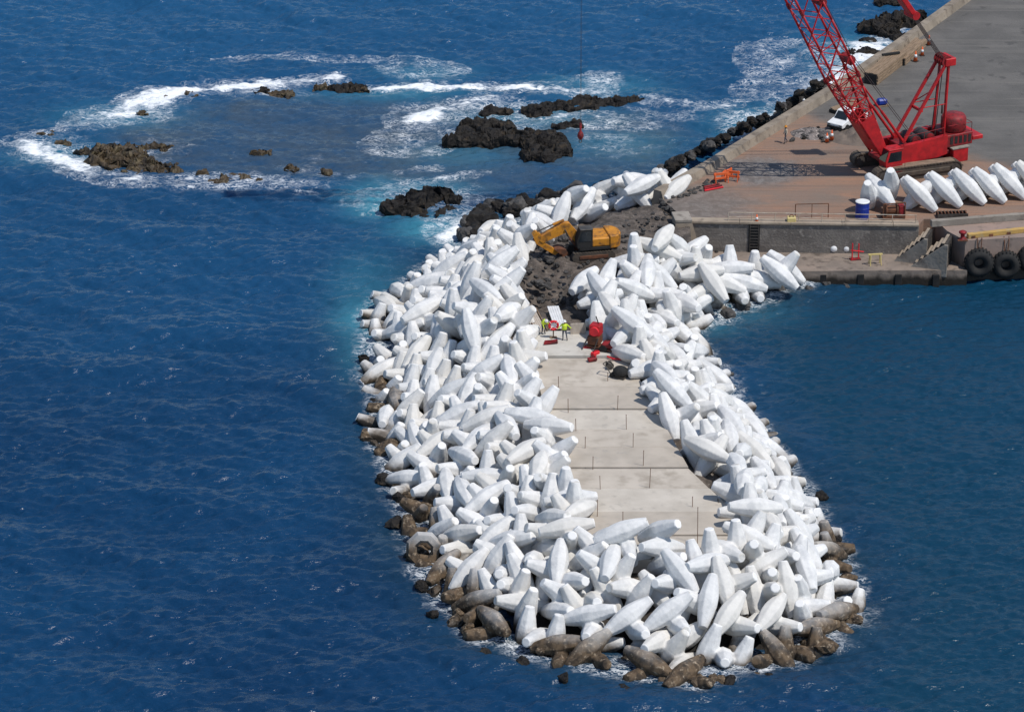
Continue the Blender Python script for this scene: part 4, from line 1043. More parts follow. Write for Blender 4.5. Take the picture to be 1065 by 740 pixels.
for r in recs: cells.setdefault((r[0], r[1], r[2], r[4]), []).append(r)
ordw = ['leftmost', 'second from left', 'third from left', 'fourth from left', 'fifth from left', 'sixth from left', 'seventh from left', 'eighth from left', 'ninth from left']
numw = ['', 'one', 'two', 'three', 'four', 'five', 'six', 'seven', 'eight', 'nine']
for key, rs in cells.items():
    rs.sort(key=lambda r: r[5]); n = len(rs)
    for i, r in enumerate(rs):
        col = 'brown' if r[4] else 'white'
        tr_ = {'beside the crest': 'crest', 'high on the slope': 'upper', 'halfway down the slope': 'middle', 'low on the slope': 'lowest'}[r[2]]
        pz = r[3]
        lab = '%s %s unit, %s row, %s' % (col, pz, tr_, where(r[0], r[1]))
        if n > 1: lab += ', ' + ('rightmost' if i == n - 1 else ordw[min(i, 8)])
        o = bpy.data.objects.new('armour_unit', ume2 if r[4] else ume); COL.objects.link(o)
        o.location = r[7]; o.rotation_mode = 'QUATERNION'; o.rotation_quaternion = r[8]
        tag(o, lab, 'armour unit', 'concrete armour units on the breakwater')

# the row of units stored on the yard
def unit_at(loc, yv, xv, lab):
    yv = Vector(yv).normalized(); xv = Vector(xv); xv = (xv - yv * xv.dot(yv)).normalized(); zv = xv.cross(yv)
    o = bpy.data.objects.new('armour_unit', ume); COL.objects.link(o); o.location = loc
    o.rotation_mode = 'QUATERNION'; o.rotation_quaternion = Matrix((xv, yv, zv)).transposed().to_quaternion()
    tag(o, lab, 'armour unit', 'spare armour units in a row on the yard'); return o
tips = [(973, 219), (999, 214.5), (1024, 211.5), (1045, 210), (1066, 206), (1090, 203)]
od = ['first', 'second', 'third', 'fourth', 'fifth', 'sixth']
for k, (px, py) in enumerate(tips):
    v = Vector((2.75, -1.15, -2.72)).normalized()
    tip = P(px, py, 4.22); c = tip - v * (2.07) ; sx = Vector((-.42, .90, .10))
    c = c + (sx - v * sx.dot(v)).normalized() * (.31 * 4.05)
    unit_at(c, v, sx, 'white unit leaning on the yard, %s in the row counted from the blue drum' % od[k] if k else 'white unit leaning on the yard behind the rusty winch')
unit_at(P(915, 219, 4) + Vector((0, .6, 1.75)), (-.12, -.52, .82), (.85, .5, .1), 'white unit standing upright at the left end of the yard row')

v = Vector((2.6, -1.2, -2.0)).normalized(); cU = P(814, 281, 2.1)
o = unit_at(cU, v, Vector((.35, .9, -.2)), 'white unit at the far right end of the pile, above the brown stones'); o['group'] = 'concrete armour units on the breakwater'
# old hollow block at the toe
t = empty('hollow_block', P(441, 578, .5) , 0, 'brown hollow concrete block with a square hole at the left waterline', 'concrete block')
mb = MB(); mb.torus(1.0, .45, 8, 6, Matrix.Translation((0, 0, .55)) @ Matrix.Rotation(1.2, 4, 'X') @ Matrix.Rotation(.35, 4, 'Z') , 1.5); mb.build('ring', M['armour_old'], t)
MB().box(-1.2, 1.2, -.3, .9, -1.6, -.35, .15).build('foot', M['armour_old'], t)

# ------------------------------------------------------------------ rocks and reef
def outcrop(name, parts, m, lab, vox=.16, amp=.45, sc=.7, seed=1, flat_top=None):
    """parts: (px, py, half width m, half depth m, height m)"""
    bm = bmesh.new(); c0 = P(parts[0][0], parts[0][1], 0)
    for k, (px, py, rx, ry, hz) in enumerate(parts):
        c = P(px, py, 0) - c0
        r = bmesh.ops.create_icosphere(bm, subdivisions=3, radius=1)
        for v in r['verts']:
            n = v.co.copy(); e = .55
            f = lambda q: math.copysign(abs(q) ** e, q)
            v.co = Vector((c.x + f(n.x) * rx, c.y + f(n.y) * ry, f(n.z) * (hz if n.z > 0 else 1.0)))
    me = bpy.data.meshes.new(name); bm.to_mesh(me); bm.free(); o = bpy.data.objects.new(name, me); COL.objects.link(o); o.location = c0
    md = o.modifiers.new('r', 'REMESH'); md.mode = 'VOXEL'; md.voxel_size = vox
    bpy.context.view_layer.update(); apply_mods(o); me = o.data
    off = Vector((seed * 7.3, seed * 3.1, seed * 1.7))
    for v in me.vertices:
        p = v.co
        d1 = mnoise.ridged_multi_fractal(Vector((p.x, p.y * 1.6, p.z * 2)) * sc * .6 + off, .8, 2.2, 6, 1.0, 2.2)
        d2 = mnoise.fractal(p * sc * 3.0 + off, .6, 2.1, 5)
        dv = mnoise.voronoi(Vector((p.x * .8, p.y * 1.1, p.z * .5)) * sc + off)[0]
        crack = min(1.0, (dv[1] - dv[0]) * 3.5)
        if p.z > -.9:
            v.co = p + Vector((mnoise.noise(p * sc * 1.3 + off), mnoise.noise(p * sc * 1.3 - off), 0)) * amp * 1.5 + Vector((mnoise.noise(p * 4 + off), mnoise.noise(p * 4 - off), 0)) * .16 + Vector((0, 0, (d1 - 1.1) * amp * .75 + d2 * amp * .7 - (1 - crack) * amp * .9)) * min(1, max(.15, p.z + .6))
    for p in me.polygons: p.use_smooth = False
    me.materials.clear(); me.materials.append(m); tag(o, lab, 'rock', 'lava rocks in the surf'); return o

outcrop('lava_outcrop', [(497,149,3.0,1.5,1.25),(475,151,1.4,1.0,1.1),(535,148,3.0,1.5,1.1),(568,152,2.4,1.5,1.2),(560,164,2.0,1.4,.8),(585,158,1.1,1.6,.9),(508,137,2.6,1.1,1.2),(490,138,1.2,.9,1.4)], M['lava'], 'big black flat topped lava rock in the middle of the surf', seed=2, amp=.42)
outcrop('lava_outcrop', [(590,112,3.2,1.1,.5),(622,108,3.0,1.1,.6),(648,106,2.2,.9,.6),(664,106,.7,.8,.45),(560,116,1.6,1.2,.45)], M['lava'], 'long low black lava ledge behind the big rock', seed=3, amp=.36)
outcrop('reef_rock', [(518,116,1.5,.8,.42),(505,118,.8,.5,.3)], M['lava'], 'small dark rock awash left of the long ledge', seed=4, amp=.3)
outcrop('reef_rock', [(596,130,1.1,.6,.4),(580,131,.8,.5,.25)], M['lava'], 'small dark rock between the ledge and the big rock', seed=5, amp=.3)
outcrop('reef_rock', [(130,168,2.9,1.7,.5),(110,171,1.8,1.4,.45),(152,174,2.0,1.2,.38),(125,156,2.5,.9,.42),(162,154,2.2,.5,.34),(100,163,1.0,.9,.28),(136,181,1.2,.6,.2),(88,158,.8,.5,.2),(178,172,1.0,.4,.15)], M['lava_brown'], 'broad brown algae covered reef rock at the left end of the reef', seed=6, amp=.5, sc=1.1)
for k, (px, py, r_, lab) in enumerate(((178, 178, 1.0, 'small brown rock just right of the brown reef'), (246, 186, 1.5, 'brown rock alone in foam, right of the brown reef'), (229, 189, .8, 'little brown rock left of the lone foam rock'), (210, 182, .7, 'small brown rock breaking the foam line below the lagoon'), (268, 190, .5, 'tiny brown rock right of the lone foam rock'),
        (50, 141, .9, 'low brown rock at the far left tip of the reef'), (66, 150, .7, 'brown rock in white surf left of the reef'), (172, 103, .5, 'dark rock speck on the upper left surf line'), (148, 118, .5, 'dark rock speck in the upper left surf'), (198, 99, .6, 'dark rock speck on the upper surf line'), (270, 95, .8, 'dark low rock on the upper surf line'), (293, 98, 1.0, 'dark rock on the upper reef edge, beside a paler low one'), (333, 91, .6, 'small dark rock left of the top reef rock'), (361, 92, 1.7, 'largest dark rock on the upper reef edge'), (378, 94, .6, 'small dark rock right of the top reef rock'), (272, 160, 1.0, 'brown rock just awash inside the lagoon'), (300, 175, .7, 'brown patch of rock awash at the lagoon edge'), (338, 180, .5, 'small brown rock awash right of the lagoon edge'))):
    outcrop('reef_rock', [(px, py, r_ * 1.1, r_ * .6, .34), (px + r_ * 6, py + 1, r_ * .7, r_ * .5, .22), (px - r_ * 7, py + .5, r_ * .6, r_ * .4, .2)], M['lava_brown'] if k not in (10, 13) else M['lava'], lab, seed=10 + k, amp=.38, sc=1.1, vox=.15)
outcrop('lava_outcrop', [(435,212,2.2,1.4,1.0),(415,219,1.6,1.2,.8),(455,206,1.6,1.0,1.0),(470,209,.8,1.0,.7),(445,224,2.4,.6,.35),(470,220,1.0,.7,.3)], M['lava'], 'dark jagged rock with a pool, left of the seaward units', seed=40, amp=.5)
outcrop('lava_outcrop', [(915,30,2.2,1.6,.9),(935,26,2.0,1.4,1.2),(950,24,1.2,1.2,1.2),(925,36,1.5,1.0,.6)], M['lava'], 'black rock just outside the sea wall near the top', seed=41, amp=.5)
outcrop('lava_outcrop', [(893,56,1.8,.9,.6),(905,58,1.2,.8,.5),(882,54,.8,.8,.5)], M['lava'], 'black rock in foam beside the crane boom', seed=42, amp=.4)
outcrop('reef_rock', [(903,43,.8,.5,.35)], M['lava'], 'small dark rock in foam below the upper right rock', seed=43, amp=.3)
outcrop('reef_rock', [(936,40,1.0,.8,.5)], M['lava'], 'small dark rock touching the sea wall foot', seed=44, amp=.3)
outcrop('reef_rock', [(925,4,1.6,1.0,.6)], M['lava'], 'dark rock at the top edge beside the sea wall', seed=45, amp=.3)
# black boulders at the foot of the sea wall
secs = ['at the lower end of the sea wall', 'below the middle of the sea wall', 'beside the crane boom at the sea wall']
rb_ = random.Random(3); n = 0
line = [P(690, 190, 1.5), P(735, 167, 1.5), P(795, 132, 1.5), P(868, 88, 1.5)]
def lin(t):
    t *= len(line) - 1; i = min(int(t), len(line) - 2); return line[i].lerp(line[i + 1], t - i)
nd = (line[-1] - line[0]).normalized(); nd = Vector((-nd.y, nd.x, 0))
for k in range(172):
    t = (k % 86 + rb_.random()) / 86; wdt = (1.8 + 2.0 * math.sin(min(1, t * 1.3) * math.pi)) if t < .9 else 1.6
    s_ = rb_.random() ** .8
    p = lin(t) + nd * (.1 + s_ * wdt)
    r = rb_.uniform(.32, .68) * (1.35 if rb_.random() < .12 else 1.0)
    p.z = 2.6 - 2.4 * s_ + rb_.uniform(-.1, .4)
    boulder(rb_.choice(DARKB if rb_.random() < .6 else GREYB), p, r, 'black boulder ' + secs[min(2, int(t * 3))], 'black boulders ' + secs[min(2, int(t * 3))])
# boulders on the seaward side beside the excavator
rb_ = random.Random(8)
path = [(487, 238), (497, 222), (520, 217), (548, 209), (575, 206), (600, 202), (640, 196), (672, 190)]
for k in range(64):
    t = rb_.random() * (len(path) - 1); i = int(t); f_ = t - i
    px = path[i][0] * (1 - f_) + path[i + 1][0] * f_; py = path[i][1] * (1 - f_) + path[i + 1][1] * f_
    r = rb_.uniform(.5, .95)
    p = P(px + rb_.uniform(-8, 8), py + rb_.uniform(-5, 9), .4 + rb_.uniform(-.2, .5))
    boulder(rb_.choice(DARKB) if rb_.random() < .6 else rb_.choice(GREYB), p, r, 'dark boulder at the water behind the excavator, outside the white units', 'boulders behind the excavator')
for (px, py, r, lab) in ((505, 231, 1.6, 'largest dark boulder at the seaward bend above the foam'), (492, 243, 1.1, 'dark boulder at the foam below the largest one'), (575, 208, 1.3, 'tall grey boulder standing among the seaward rocks'), (535, 216, 1.1, 'rounded grey brown boulder among the seaward rocks')):
    boulder(DARKB[1] if r > 1.2 or px == 492 else GREYB[2], P(px, py, .6), r, lab, 'boulders behind the excavator', flat=.95)
# brown stones in the shallows at the inner corner
for k, (px, py, r) in enumerate(((757, 327, .75), (770, 314, .6), (775, 318, .8), (790, 312, .6), (812, 303, .7), (760, 390, .4), (770, 318, .5), (880, 298, .35), (860, 295, .5), (842, 300, .4), (817, 482, .55), (830, 500, .5), (855, 515, .6), (870, 560, .55), (880, 600, .5), (415, 520, .7), (395, 470, .7), (388, 420, .6), (378, 372, .55), (425, 580, .7), (440, 610, .6), (450, 640, .7), (505, 680, .7), (545, 690, .6), (585, 705, .6), (650, 715, .6), (760, 710, .6), (800, 705, .5), (410, 545, .8), (400, 500, .7))):
    m_ = GREYB[k % 6]
    lab = 'brown boulder in the shallows at the harbour corner' if k < 10 else 'dark wet boulder at the right waterline' if k < 15 else 'dark wet boulder at the left waterline' if k < 22 or k > 27 else 'dark wet boulder at the waterline of the tip'
    boulder(m_ if k < 10 else DARKB[k % 6], P(px, py, .05), r, lab, lab.replace('boulder', 'boulders').replace('brown', 'brown stones,'))
rb_ = random.Random(31)
BROWNB = [stone_mesh(50 + k, M['armour_old']) for k in range(4)]
for k in range(36):
    t_ = rb_.uniform(5.2, 16.2); a_, b_ = samp(IN, t_), samp(OUT, t_); p = a_.lerp(b_, rb_.uniform(.97, 1.14)); p.z = rb_.uniform(-.25, .25)
    sd_ = 'left' if t_ < 9.8 else 'tip' if t_ < 14.6 else 'right'
    boulder(rb_.choice(BROWNB), p, rb_.uniform(.45, .95), 'wet brown stone at the waterline, %s side of the breakwater' % sd_ if sd_ != 'tip' else 'wet brown stone at the waterline under the near tip', 'wet brown stones at the waterline, ' + sd_, name='toe_stone', cat='stone')
# loose stones on the rubble fill round the excavator
rb_ = random.Random(12)
for k in range(140):
    px = rb_.uniform(545, 700) if k % 3 else rb_.uniform(545, 600); py = rb_.uniform(225, 318)
    top = np.interp(px, [545, 590, 640, 700], [262, 245, 230, 212]); bot = np.interp(px, [545, 590, 640, 700], [318, 318, 262, 248])
    py = top + (bot - top) * rb_.random()
    boulder(GREYB[k % 6], P(px, py, 3.9 - (.6 if py > 300 else 0)), rb_.uniform(.12, .30) * (2.0 if k % 9 == 0 else 1), 'grey loose stone on the rough rubble round the excavator', 'loose stones round the excavator', name='stone', cat='stone')

# ------------------------------------------------------------------ crawler crane
TR = math.radians(20); HD = math.radians(207)
nc = P(953, 184, 4); cc = nc + Vector((-math.sin(TR), math.cos(TR), 0)) * 2.35
crane = empty('crawler_crane', cc, HD, 'tall red lattice boom crawler crane with black tracks on the dirt yard', 'crane')
Lc = 8.8; Hc = 1.25
def rel(rot): return Matrix.Rotation(rot, 4, 'Z')
trk = TR + math.pi - HD
def stadium(L, h, n=8):
    r = h / 2; pts = []
    for k in range(n + 1): a = math.pi / 2 + math.pi * k / n; pts.append((-L / 2 + r + r * math.cos(a), r + r * math.sin(a)))
    for k in range(n + 1): a = -math.pi / 2 + math.pi * k / n; pts.append((L / 2 - r + r * math.cos(a), r + r * math.sin(a)))
    return pts
for s in (-1, 1):
    belt = MB(); pts = stadium(Lc, Hc, 8); y0 = s * 2.35
    belt.plate(pts, y0 - .48, y0 + .48)
    # pads
    per = []
    for a, b in zip(pts, pts[1:] + pts[:1]):
        d = math.hypot(b[0] - a[0], b[1] - a[1]); m = max(1, int(d / .32))
        for q in range(m): f_ = (q + .5) / m; per.append((a[0] + (b[0] - a[0]) * f_, a[1] + (b[1] - a[1]) * f_, math.atan2(b[1] - a[1], b[0] - a[0])))
    for x, zz, an in per: belt.box(-.125, .125, y0 - .55, y0 + .55, -.05, .045, 0, Matrix.Translation((x, 0, zz)) @ Matrix.Rotation(-an, 4, 'Y'))
    bmesh.ops.transform(belt.bm, matrix=rel(trk), verts=belt.bm.verts)
    tb = belt.build('track', M['track'], crane)
    fr = MB().box(-3.2, 3.2, y0 - .6, y0 + .6, .42, .85, .05); bmesh.ops.transform(fr.bm, matrix=rel(trk), verts=fr.bm.verts); fr.build('side_frame', M['track'], tb)
    ds = MB().box(-3.7, 3.7, y0 - .5, y0 + .5, Hc + .046, Hc + .10); bmesh.ops.transform(ds.bm, matrix=rel(trk), verts=ds.bm.verts); ds.build('caked_mud', M['track_dust'], tb)
    for x in (-3.7, 3.7):
        wh = MB().tube((x, y0 - .62, .62), (x, y0 + .62, .62), .42, n=16).tube((x, y0 - .68, .62), (x, y0 + .68, .62), .15, n=10); bmesh.ops.transform(wh.bm, matrix=rel(trk), verts=wh.bm.verts); wh.build('sprocket', M['steel'], tb)
cb = MB().box(-2.2, 2.2, -1.8, 1.8, .45, 1.1, .08).tube((0, 0, 1.0), (0, 0, 1.38), 1.35, n=24); bmesh.ops.transform(cb.bm, matrix=rel(trk), verts=cb.bm.verts); cb.build('carbody', M['red_dark'], crane)
# revolving house
MB().box(-4.6, 3.2, -1.55, 1.55, 1.38, 1.75, .04).build('deck', M['red_dark'], crane)
mb = MB(); mb.plate([(1.6, 1.3), (1.6, 3.0), (-3.4, 3.3), (-3.4, 1.5), (-2.4, 1.3)], 1.25, 1.75); mb.build('side_panel', M['red'], crane)
mb = MB(); mb.plate([(2.6, 1.3), (2.6, 2.8), (-3.4, 3.2), (-3.4, 1.5), (-2.4, 1.3)], -1.75, -1.25); mb.build('side_panel', M['red'], crane)
mb = MB(); mb.box(-3.0, 1.2, -1.2, 1.2, 1.76, 2.75, .05); mb.tube((-.4, -1.1, 2.95), (-.4, 1.1, 2.95), .5, n=16); mb.tube((-1.9, -1.1, 2.95), (-1.9, 1.1, 2.95), .55, n=16); mb.build('winch_drums', M['red_dark'], crane)
for x in (-.4, -1.9): MB().tube((x, -.9, 2.95), (x, .9, 2.95), .57 if x > -1 else .62, n=18).build('rope_coil', M['cable'], crane)
# catwalk handrail on the near panel
MB().path([(1.4, 1.7, 3.0), (1.4, 1.7, 3.9), (-3.0, 1.7, 4.1), (-3.0, 1.7, 3.3)], .03).tube((-.8, 1.7, 3.1), (-.8, 1.7, 4.0), .03).build('handrail', M['red_dark'], crane)
# cab
cabp = MB(); cabp.plate([(1.75, 1.0), (3.45, 1.0), (3.6, 1.9), (3.25, 2.95), (1.75, 2.95)], .95, 2.15); cab = cabp.build('cab', M['red'], crane)
mb = MB(); mb.plate([(1.9, 1.85), (3.36, 1.85), (3.12, 2.75), (1.9, 2.75)], 2.154, 2.18); mb.build('side_window', M['glass'], cab)
mb = MB(); mb.bm.faces.new([mb.bm.verts.new(v) for v in ((3.625, 1.05, 1.9), (3.625, 2.05, 1.9), (3.30, 2.05, 2.88), (3.30, 1.05, 2.88))]); mb.build('windscreen', M['glass'], cab)
MB().box(1.75, 3.5, 2.154, 2.19, 1.12, 1.3).build('pale_stripe', M['white'], cab)
MB().box(1.7, 3.3, .9, 2.2, 2.953, 3.03, .02).build('roof', M['red'], cab)
MB().box(1.7, 3.7, 2.2, 2.6, .92, .99).path([(1.75, 2.55, .99), (1.75, 2.55, 1.7), (3.65, 2.55, 1.7), (3.65, 2.55, .99)], .025).build('step_platform', M['red_dark'], cab)
# engine house, rear platform and counterweights
mb = MB(); mb.box(-6.3, -3.42, -1.7, 1.6, 2.0, 3.2, .06); eng = mb.build('engine_house', M['red_dark'], crane)
MB().lathe([(1.05, 0), (1.2, .15), (1.2, 1.25), (1.0, 1.55), (0, 1.65)], 18, Matrix.Translation((-4.9, .35, 3.2))).build('rounded_hood', M['red_dark'], eng, True)
mb = MB()
for k in range(5): mb.box(-6.1 + k * .5, -5.8 + k * .5, 1.605, 1.63, 2.3, 3.0)
mb.build('grille', M['black'], eng)
MB().tube((-4.2, -.6, 4.6), (-4.2, -.6, 5.5), .1, n=10).build('exhaust', M['steel'], eng)
MB().path([(-6.2, 1.5, 3.2), (-6.2, 1.5, 4.1), (-3.6, 1.5, 4.1)], .03).path([(-6.2, 1.5, 4.1), (-6.2, -1.5, 4.1), (-6.2, -1.5, 3.2)], .03).build('handrail', M['red_dark'], eng)
MB().box(-7.4, -6.25, -1.3, 1.7, 2.35, 2.75, .05).build('rear_platform', M['red'], crane)
mb = MB(); mb.box(-5.6, -3.9, .55, 2.05, .55, 1.9, .06); mb.build('counterweight', M['red'], crane)
mb = MB(); mb.box(-5.6, -3.9, -2.05, .45, .55, 1.9, .06); mb.build('counterweight', M['red'], crane)
MB().box(-5.7, -3.8, -2.1, 2.1, 1.903, 2.0).build('counterweight_cap', M['concrete'], crane)
# gantry
gt = MB()
GT = Vector((-3.7, 0, 10.1))
for s in (-.85, .85):
    gt.beam((.95, s, 3.0), GT + Vector((.15, s * .85, 0)), .22, .26)
    gt.beam((-3.5, s, 3.0), GT + Vector((-.1, s * .85, 0)), .2, .24)
    gt.tube((-1.2, s * 1.0, 6.1), (-3.6, s, 6.1), .05)
gt.beam((-1.0, -.85, 5.8), (-1.0, .85, 5.8), .2, .25)
gt.beam((-1.15, -.85, 6.2), (-2.2, .8, 7.7), .1, .1)
gan = gt.build('gantry', M['red'], crane)
MB().box(GT.x - .8, GT.x + .35, -.95, .95, GT.z - .35, GT.z + .4, .06).build('sheave_block', M['red'], gan)
mb = MB()
for k in range(5): mb.tube((GT.x + .1, -.7 + k * .35, GT.z + .1), (GT.x + .1, -.6 + k * .35, GT.z + .1), .55, n=16)
mb.build('sheave', M['red_dark'], gan)
MB().tube((-2.9, .3, 3.0), (-3.45, .3, 9.5), .045).tube((-2.9, -.3, 3.0), (-3.45, -.3, 9.5), .045).build('hoist_rope', M['cable'], gan)
# boom
FT = Vector((3.0, 0, 2.1)); EL = math.radians(BOOM_EL); BL = BOOM_LEN
bd = Vector((math.cos(EL), 0, math.sin(EL))); bdp = Vector((-math.sin(EL), 0, math.cos(EL)))
def bp(s, y, d): return FT + bd * s + Vector((0, y, 0)) + bdp * d
HW = 1.15; HD_ = 1.15
def sec(s):
    if s < 9: f_ = s / 9; return (1.05 + (HW - 1.05) * f_, .32 + (HD_ - .32) * f_)
    if s > BL - 8: f_ = (BL - s) / 8; return (.5 + (HW - .5) * f_, .4 + (HD_ - .4) * f_)
    return HW, HD_
stn = [0, 2.6] + [2.6 + 1.3 * k for k in range(1, 6)]
s_ = 9.1
while s_ < BL - 1: stn.append(s_); s_ += 2.15
stn.append(BL)
def corner(s, i):
    w_, d_ = sec(s); return bp(s, w_ * (-1 if i in (0, 3) else 1), d_ * (-1 if i in (0, 1) else 1))
chords = []
for i in range(4):
    mb = MB()
    for a, b in zip(stn, stn[1:]): mb.tube(corner(a, i), corner(b, i), .115, n=8)
    chords.append(mb.build('boom_chord', M['red'], crane, True))
for i in range(4):
    j = (i + 1) % 4; mb = MB()
    for k, (a, b) in enumerate(zip(stn[1:], stn[2:])):
        p, q = (i, j) if k % 2 else (j, i)
        mb.tube(corner(a, p), corner(b, q), .05, n=6)
        if a < 22: mb.tube(corner(a, q), corner(b, p), .045, n=6)
        if k % 4 == 0 or a < 10: mb.tube(corner(a, i), corner(a, j), .06, n=6)
    mb.build('boom_lacing', M['red'], chords[i])
mb = MB()
for s in (-1, 1):
    A = [corner(0.0, 1 if s > 0 else 0), corner(4.6, 1 if s > 0 else 0), corner(4.6, 2 if s > 0 else 3), corner(0.0, 2 if s > 0 else 3)]
    v1 = [mb.bm.verts.new(p + Vector((0, s * .13, 0))) for p in A]; v2 = [mb.bm.verts.new(p + Vector((0, s * .07, 0))) for p in A]
    mb.bm.faces.new(v1); mb.bm.faces.new(v2[::-1])
    for k in range(4): mb.bm.faces.new((v1[k], v1[(k + 1) % 4], v2[(k + 1) % 4], v2[k]))
mb.build('boom_foot_plate', M['red'], crane)
mb = MB()
A = [corner(.8, 0), corner(4.4, 0), corner(4.4, 1), corner(.8, 1)]
v1 = [mb.bm.verts.new(p - bdp * .14) for p in A]; v2 = [mb.bm.verts.new(p - bdp * .06) for p in A]; mb.bm.faces.new(v1); mb.bm.faces.new(v2[::-1])
for k in range(4): mb.bm.faces.new((v1[k], v1[(k + 1) % 4], v2[(k + 1) % 4], v2[k]))
mb.build('boom_web_plate', M['red'], crane)
# joint collars and guide sheaves on the boom
for s in (9.1, 18.0, 26.5):
    for i in range(4): MB().tube(corner(s - .25, i), corner(s + .25, i), .2, n=8).build('boom_joint', M['red_dark'], chords[i])
for s, r in ((10.4, .45), (17.2, .4)):
    p = bp(s, 0, HD_ + .15); MB().tube(p + Vector((0, -.7, 0)), p + Vector((0, .7, 0)), r, n=14).beam(p + Vector((0, -1.15, 0)), p + Vector((0, 1.15, 0)), .12, .3).build('guide_sheave', M['red_dark'], crane)
# back stops from the house to the boom
for s in (-.8, .8):
    a = Vector((.9, s, 3.1)); b = bp(8.2, s, sec(8.2)[1]); m_ = a.lerp(b, .5)
    MB().tube(a, m_, .14, n=10).tube(m_, b, .09, n=8).build('back_stop', M['red'], crane)
# ropes
tip = bp(BL, 0, 0)
bail = GT.lerp(bp(BL, 0, HD_), BAIL_F)
mb = MB()
for s in (-.55, -.18, .18, .55): mb.tube(GT + Vector((.2, s, .2)), bail + Vector((0, s * .8, 0)), .04, n=6)
mb.build('boom_hoist_rope', M['cable'], crane)
dv = (bp(BL, 0, .4) - GT).normalized()
MB().beam(bail - dv * .3, bail + dv * 2.6, 1.3, .5, bev=.05).tube(bail + Vector((0, -.8, 0)), bail + Vector((0, .8, 0)), .4, n=12).build('bail_block', M['red'], crane)
mb = MB()
for s in (-.5, .5): mb.tube(bail + dv * 2.5 + Vector((0, s, 0)), bp(BL, s * .9, .4), .045, n=6)
mb.build('pendant_line', M['cable'], crane)
mb = MB()
for s in (-.35, .35): mb.tube(Vector((-.4, s, 3.4)), bp(10.4, s, HD_ + .6), .03, n=5); mb.tube(bp(10.4, s, HD_ + .6), bp(BL, s, .5), .035, n=5)
mb.build('hoist_line', M['cable'], crane)
mb = MB(); mb.box(-.5, .5, -.5, .5, -.5, .5, .05, Matrix.Translation(tip)); mb.tube(tip + Vector((0, -.6, 0)), tip + Vector((0, .6, 0)), .6, n=16); mb.build('boom_head', M['red'], crane)
hk = Vector((tip.x, 0, HOOK_Z - 4.0)); tp = tip + Vector((0, 0, -.3))
MB().tube(hk + Vector((0, -.08, .5)), tp + Vector((0, -.08, 0)), .013, n=5).tube(hk + Vector((0, .08, .5)), tp + Vector((0, .08, 0)), .013, n=5).build('load_line', M['cable'], crane)
hb_ = MB().lathe([(.05, 1.5), (.1, 1.4), (.1, .7), (.22, .55), (.28, .35), (.28, .2), (.2, 0), (.08, -.1)], 14, Matrix.Translation(hk)).build('hook_ball', M['red_dark'], crane, True)
MB().torus(.14, .04, 14, 6, Matrix.Translation(hk + Vector((0, 0, -.25))) @ Matrix.Rotation(math.pi / 2, 4, 'X')).build('hook', M['steel'], hb_)

# ------------------------------------------------------------------ excavator
ex = empty('excavator', P(614, 266, 3.8), math.radians(192), 'yellow excavator with folded arm on the dark rubble behind the slabs', 'excavator')
for s in (-1, 1):
    pts = stadium(3.9, .85, 6); mb = MB(); mb.plate(pts, s * 1.1 - .3, s * 1.1 + .3)
    for k in range(14):
        x = -1.7 + k * .26; mb.box(x, x + .14, s * 1.1 - .33, s * 1.1 + .33, .84, .89); mb.box(x, x + .14, s * 1.1 - .33, s * 1.1 + .33, -.04, .01)
    tb = mb.build('track', M['track'], ex)
    MB().box(-1.3, 1.3, s * 1.1 - .36, s * 1.1 + .36, .28, .6, .03).build('side_frame', M['rust'], tb)
MB().box(-.9, .9, -.9, .9, .35, .8, .05).tube((0, 0, .8), (0, 0, 1.02), .7, n=18).build('undercarriage', M['track'], ex)
MB().box(-1.7, 1.3, -1.3, 1.3, 1.02, 1.3, .04).build('deck', M['black'], ex)
MB().box(-1.5, .2, -1.3, 1.25, 1.303, 2.1, .1).build('engine_hood', M['yellow'], ex)
mb = MB(); pts = [(-1.45, -1.35), (-1.45, 1.35)] + [(-1.9 - .75 * math.cos(a), 1.3 * math.sin(a)) for a in [math.pi / 2 - math.pi * k / 8 for k in range(9)]]
mb.prism(pts, 1.1, 2.25); bmesh.ops.bevel(mb.bm, geom=[e for e in mb.bm.edges], offset=.06, segments=1, affect='EDGES'); mb.build('counterweight', M['yellow'], ex)
cabm = MB(); cabm.plate([(.1, 1.303), (1.45, 1.303), (1.5, 2.0), (1.2, 2.95), (.1, 2.95)], .3, 1.3); cab = cabm.build('cab', M['black'], ex)
mb = MB(); mb.plate([(.25, 1.9), (1.36, 1.9), (1.1, 2.8), (.25, 2.8)], 1.303, 1.325); mb.build('side_window', M['glass'], cab)
MB().box(.05, 1.22, .27, 1.33, 2.953, 3.02, .02).build('roof', M['steel'], cab)
MB().box(.3, 1.2, -1.25, -.45, 1.303, 1.9, .06).build('tool_box', M['black'], ex)
pv = Vector((1.1, -.08, 1.55)); pk = Vector((2.3, -.08, 4.0)); tp_ = Vector((5.1, -.08, 3.1))
mb = MB(); mb.plate([(.85, 1.25), (1.5, 1.35), (2.3, 2.45), (4.35, 1.65), (4.65, 1.9), (4.5, 2.25), (2.5, 3.35), (1.95, 3.3), (.9, 2.0)], -.4, .26); bm_ = mb.build('boom', M['yellow'], ex)
MB().tube((1.45, -.5, 1.3), (2.0, -.5, 2.0), .11, n=10).tube((1.45, .35, 1.3), (2.0, .35, 2.0), .11, n=10).build('boom_cylinder', M['rust'], bm_)
MB().tube((2.0, -.5, 2.0), (2.4, -.5, 2.8), .06, n=8).tube((2.0, .35, 2.0), (2.4, .35, 2.8), .06, n=8).build('cylinder_rod', M['steel'], bm_)
MB().tube((2.4, -.07, 3.55), (3.4, -.07, 3.2), .12, n=10).build('stick_cylinder', M['yellow'], bm_)
MB().tube((3.4, -.07, 3.2), (4.8, -.07, 2.65), .06, n=8).build('stick_cylinder_rod', M['steel'], bm_)
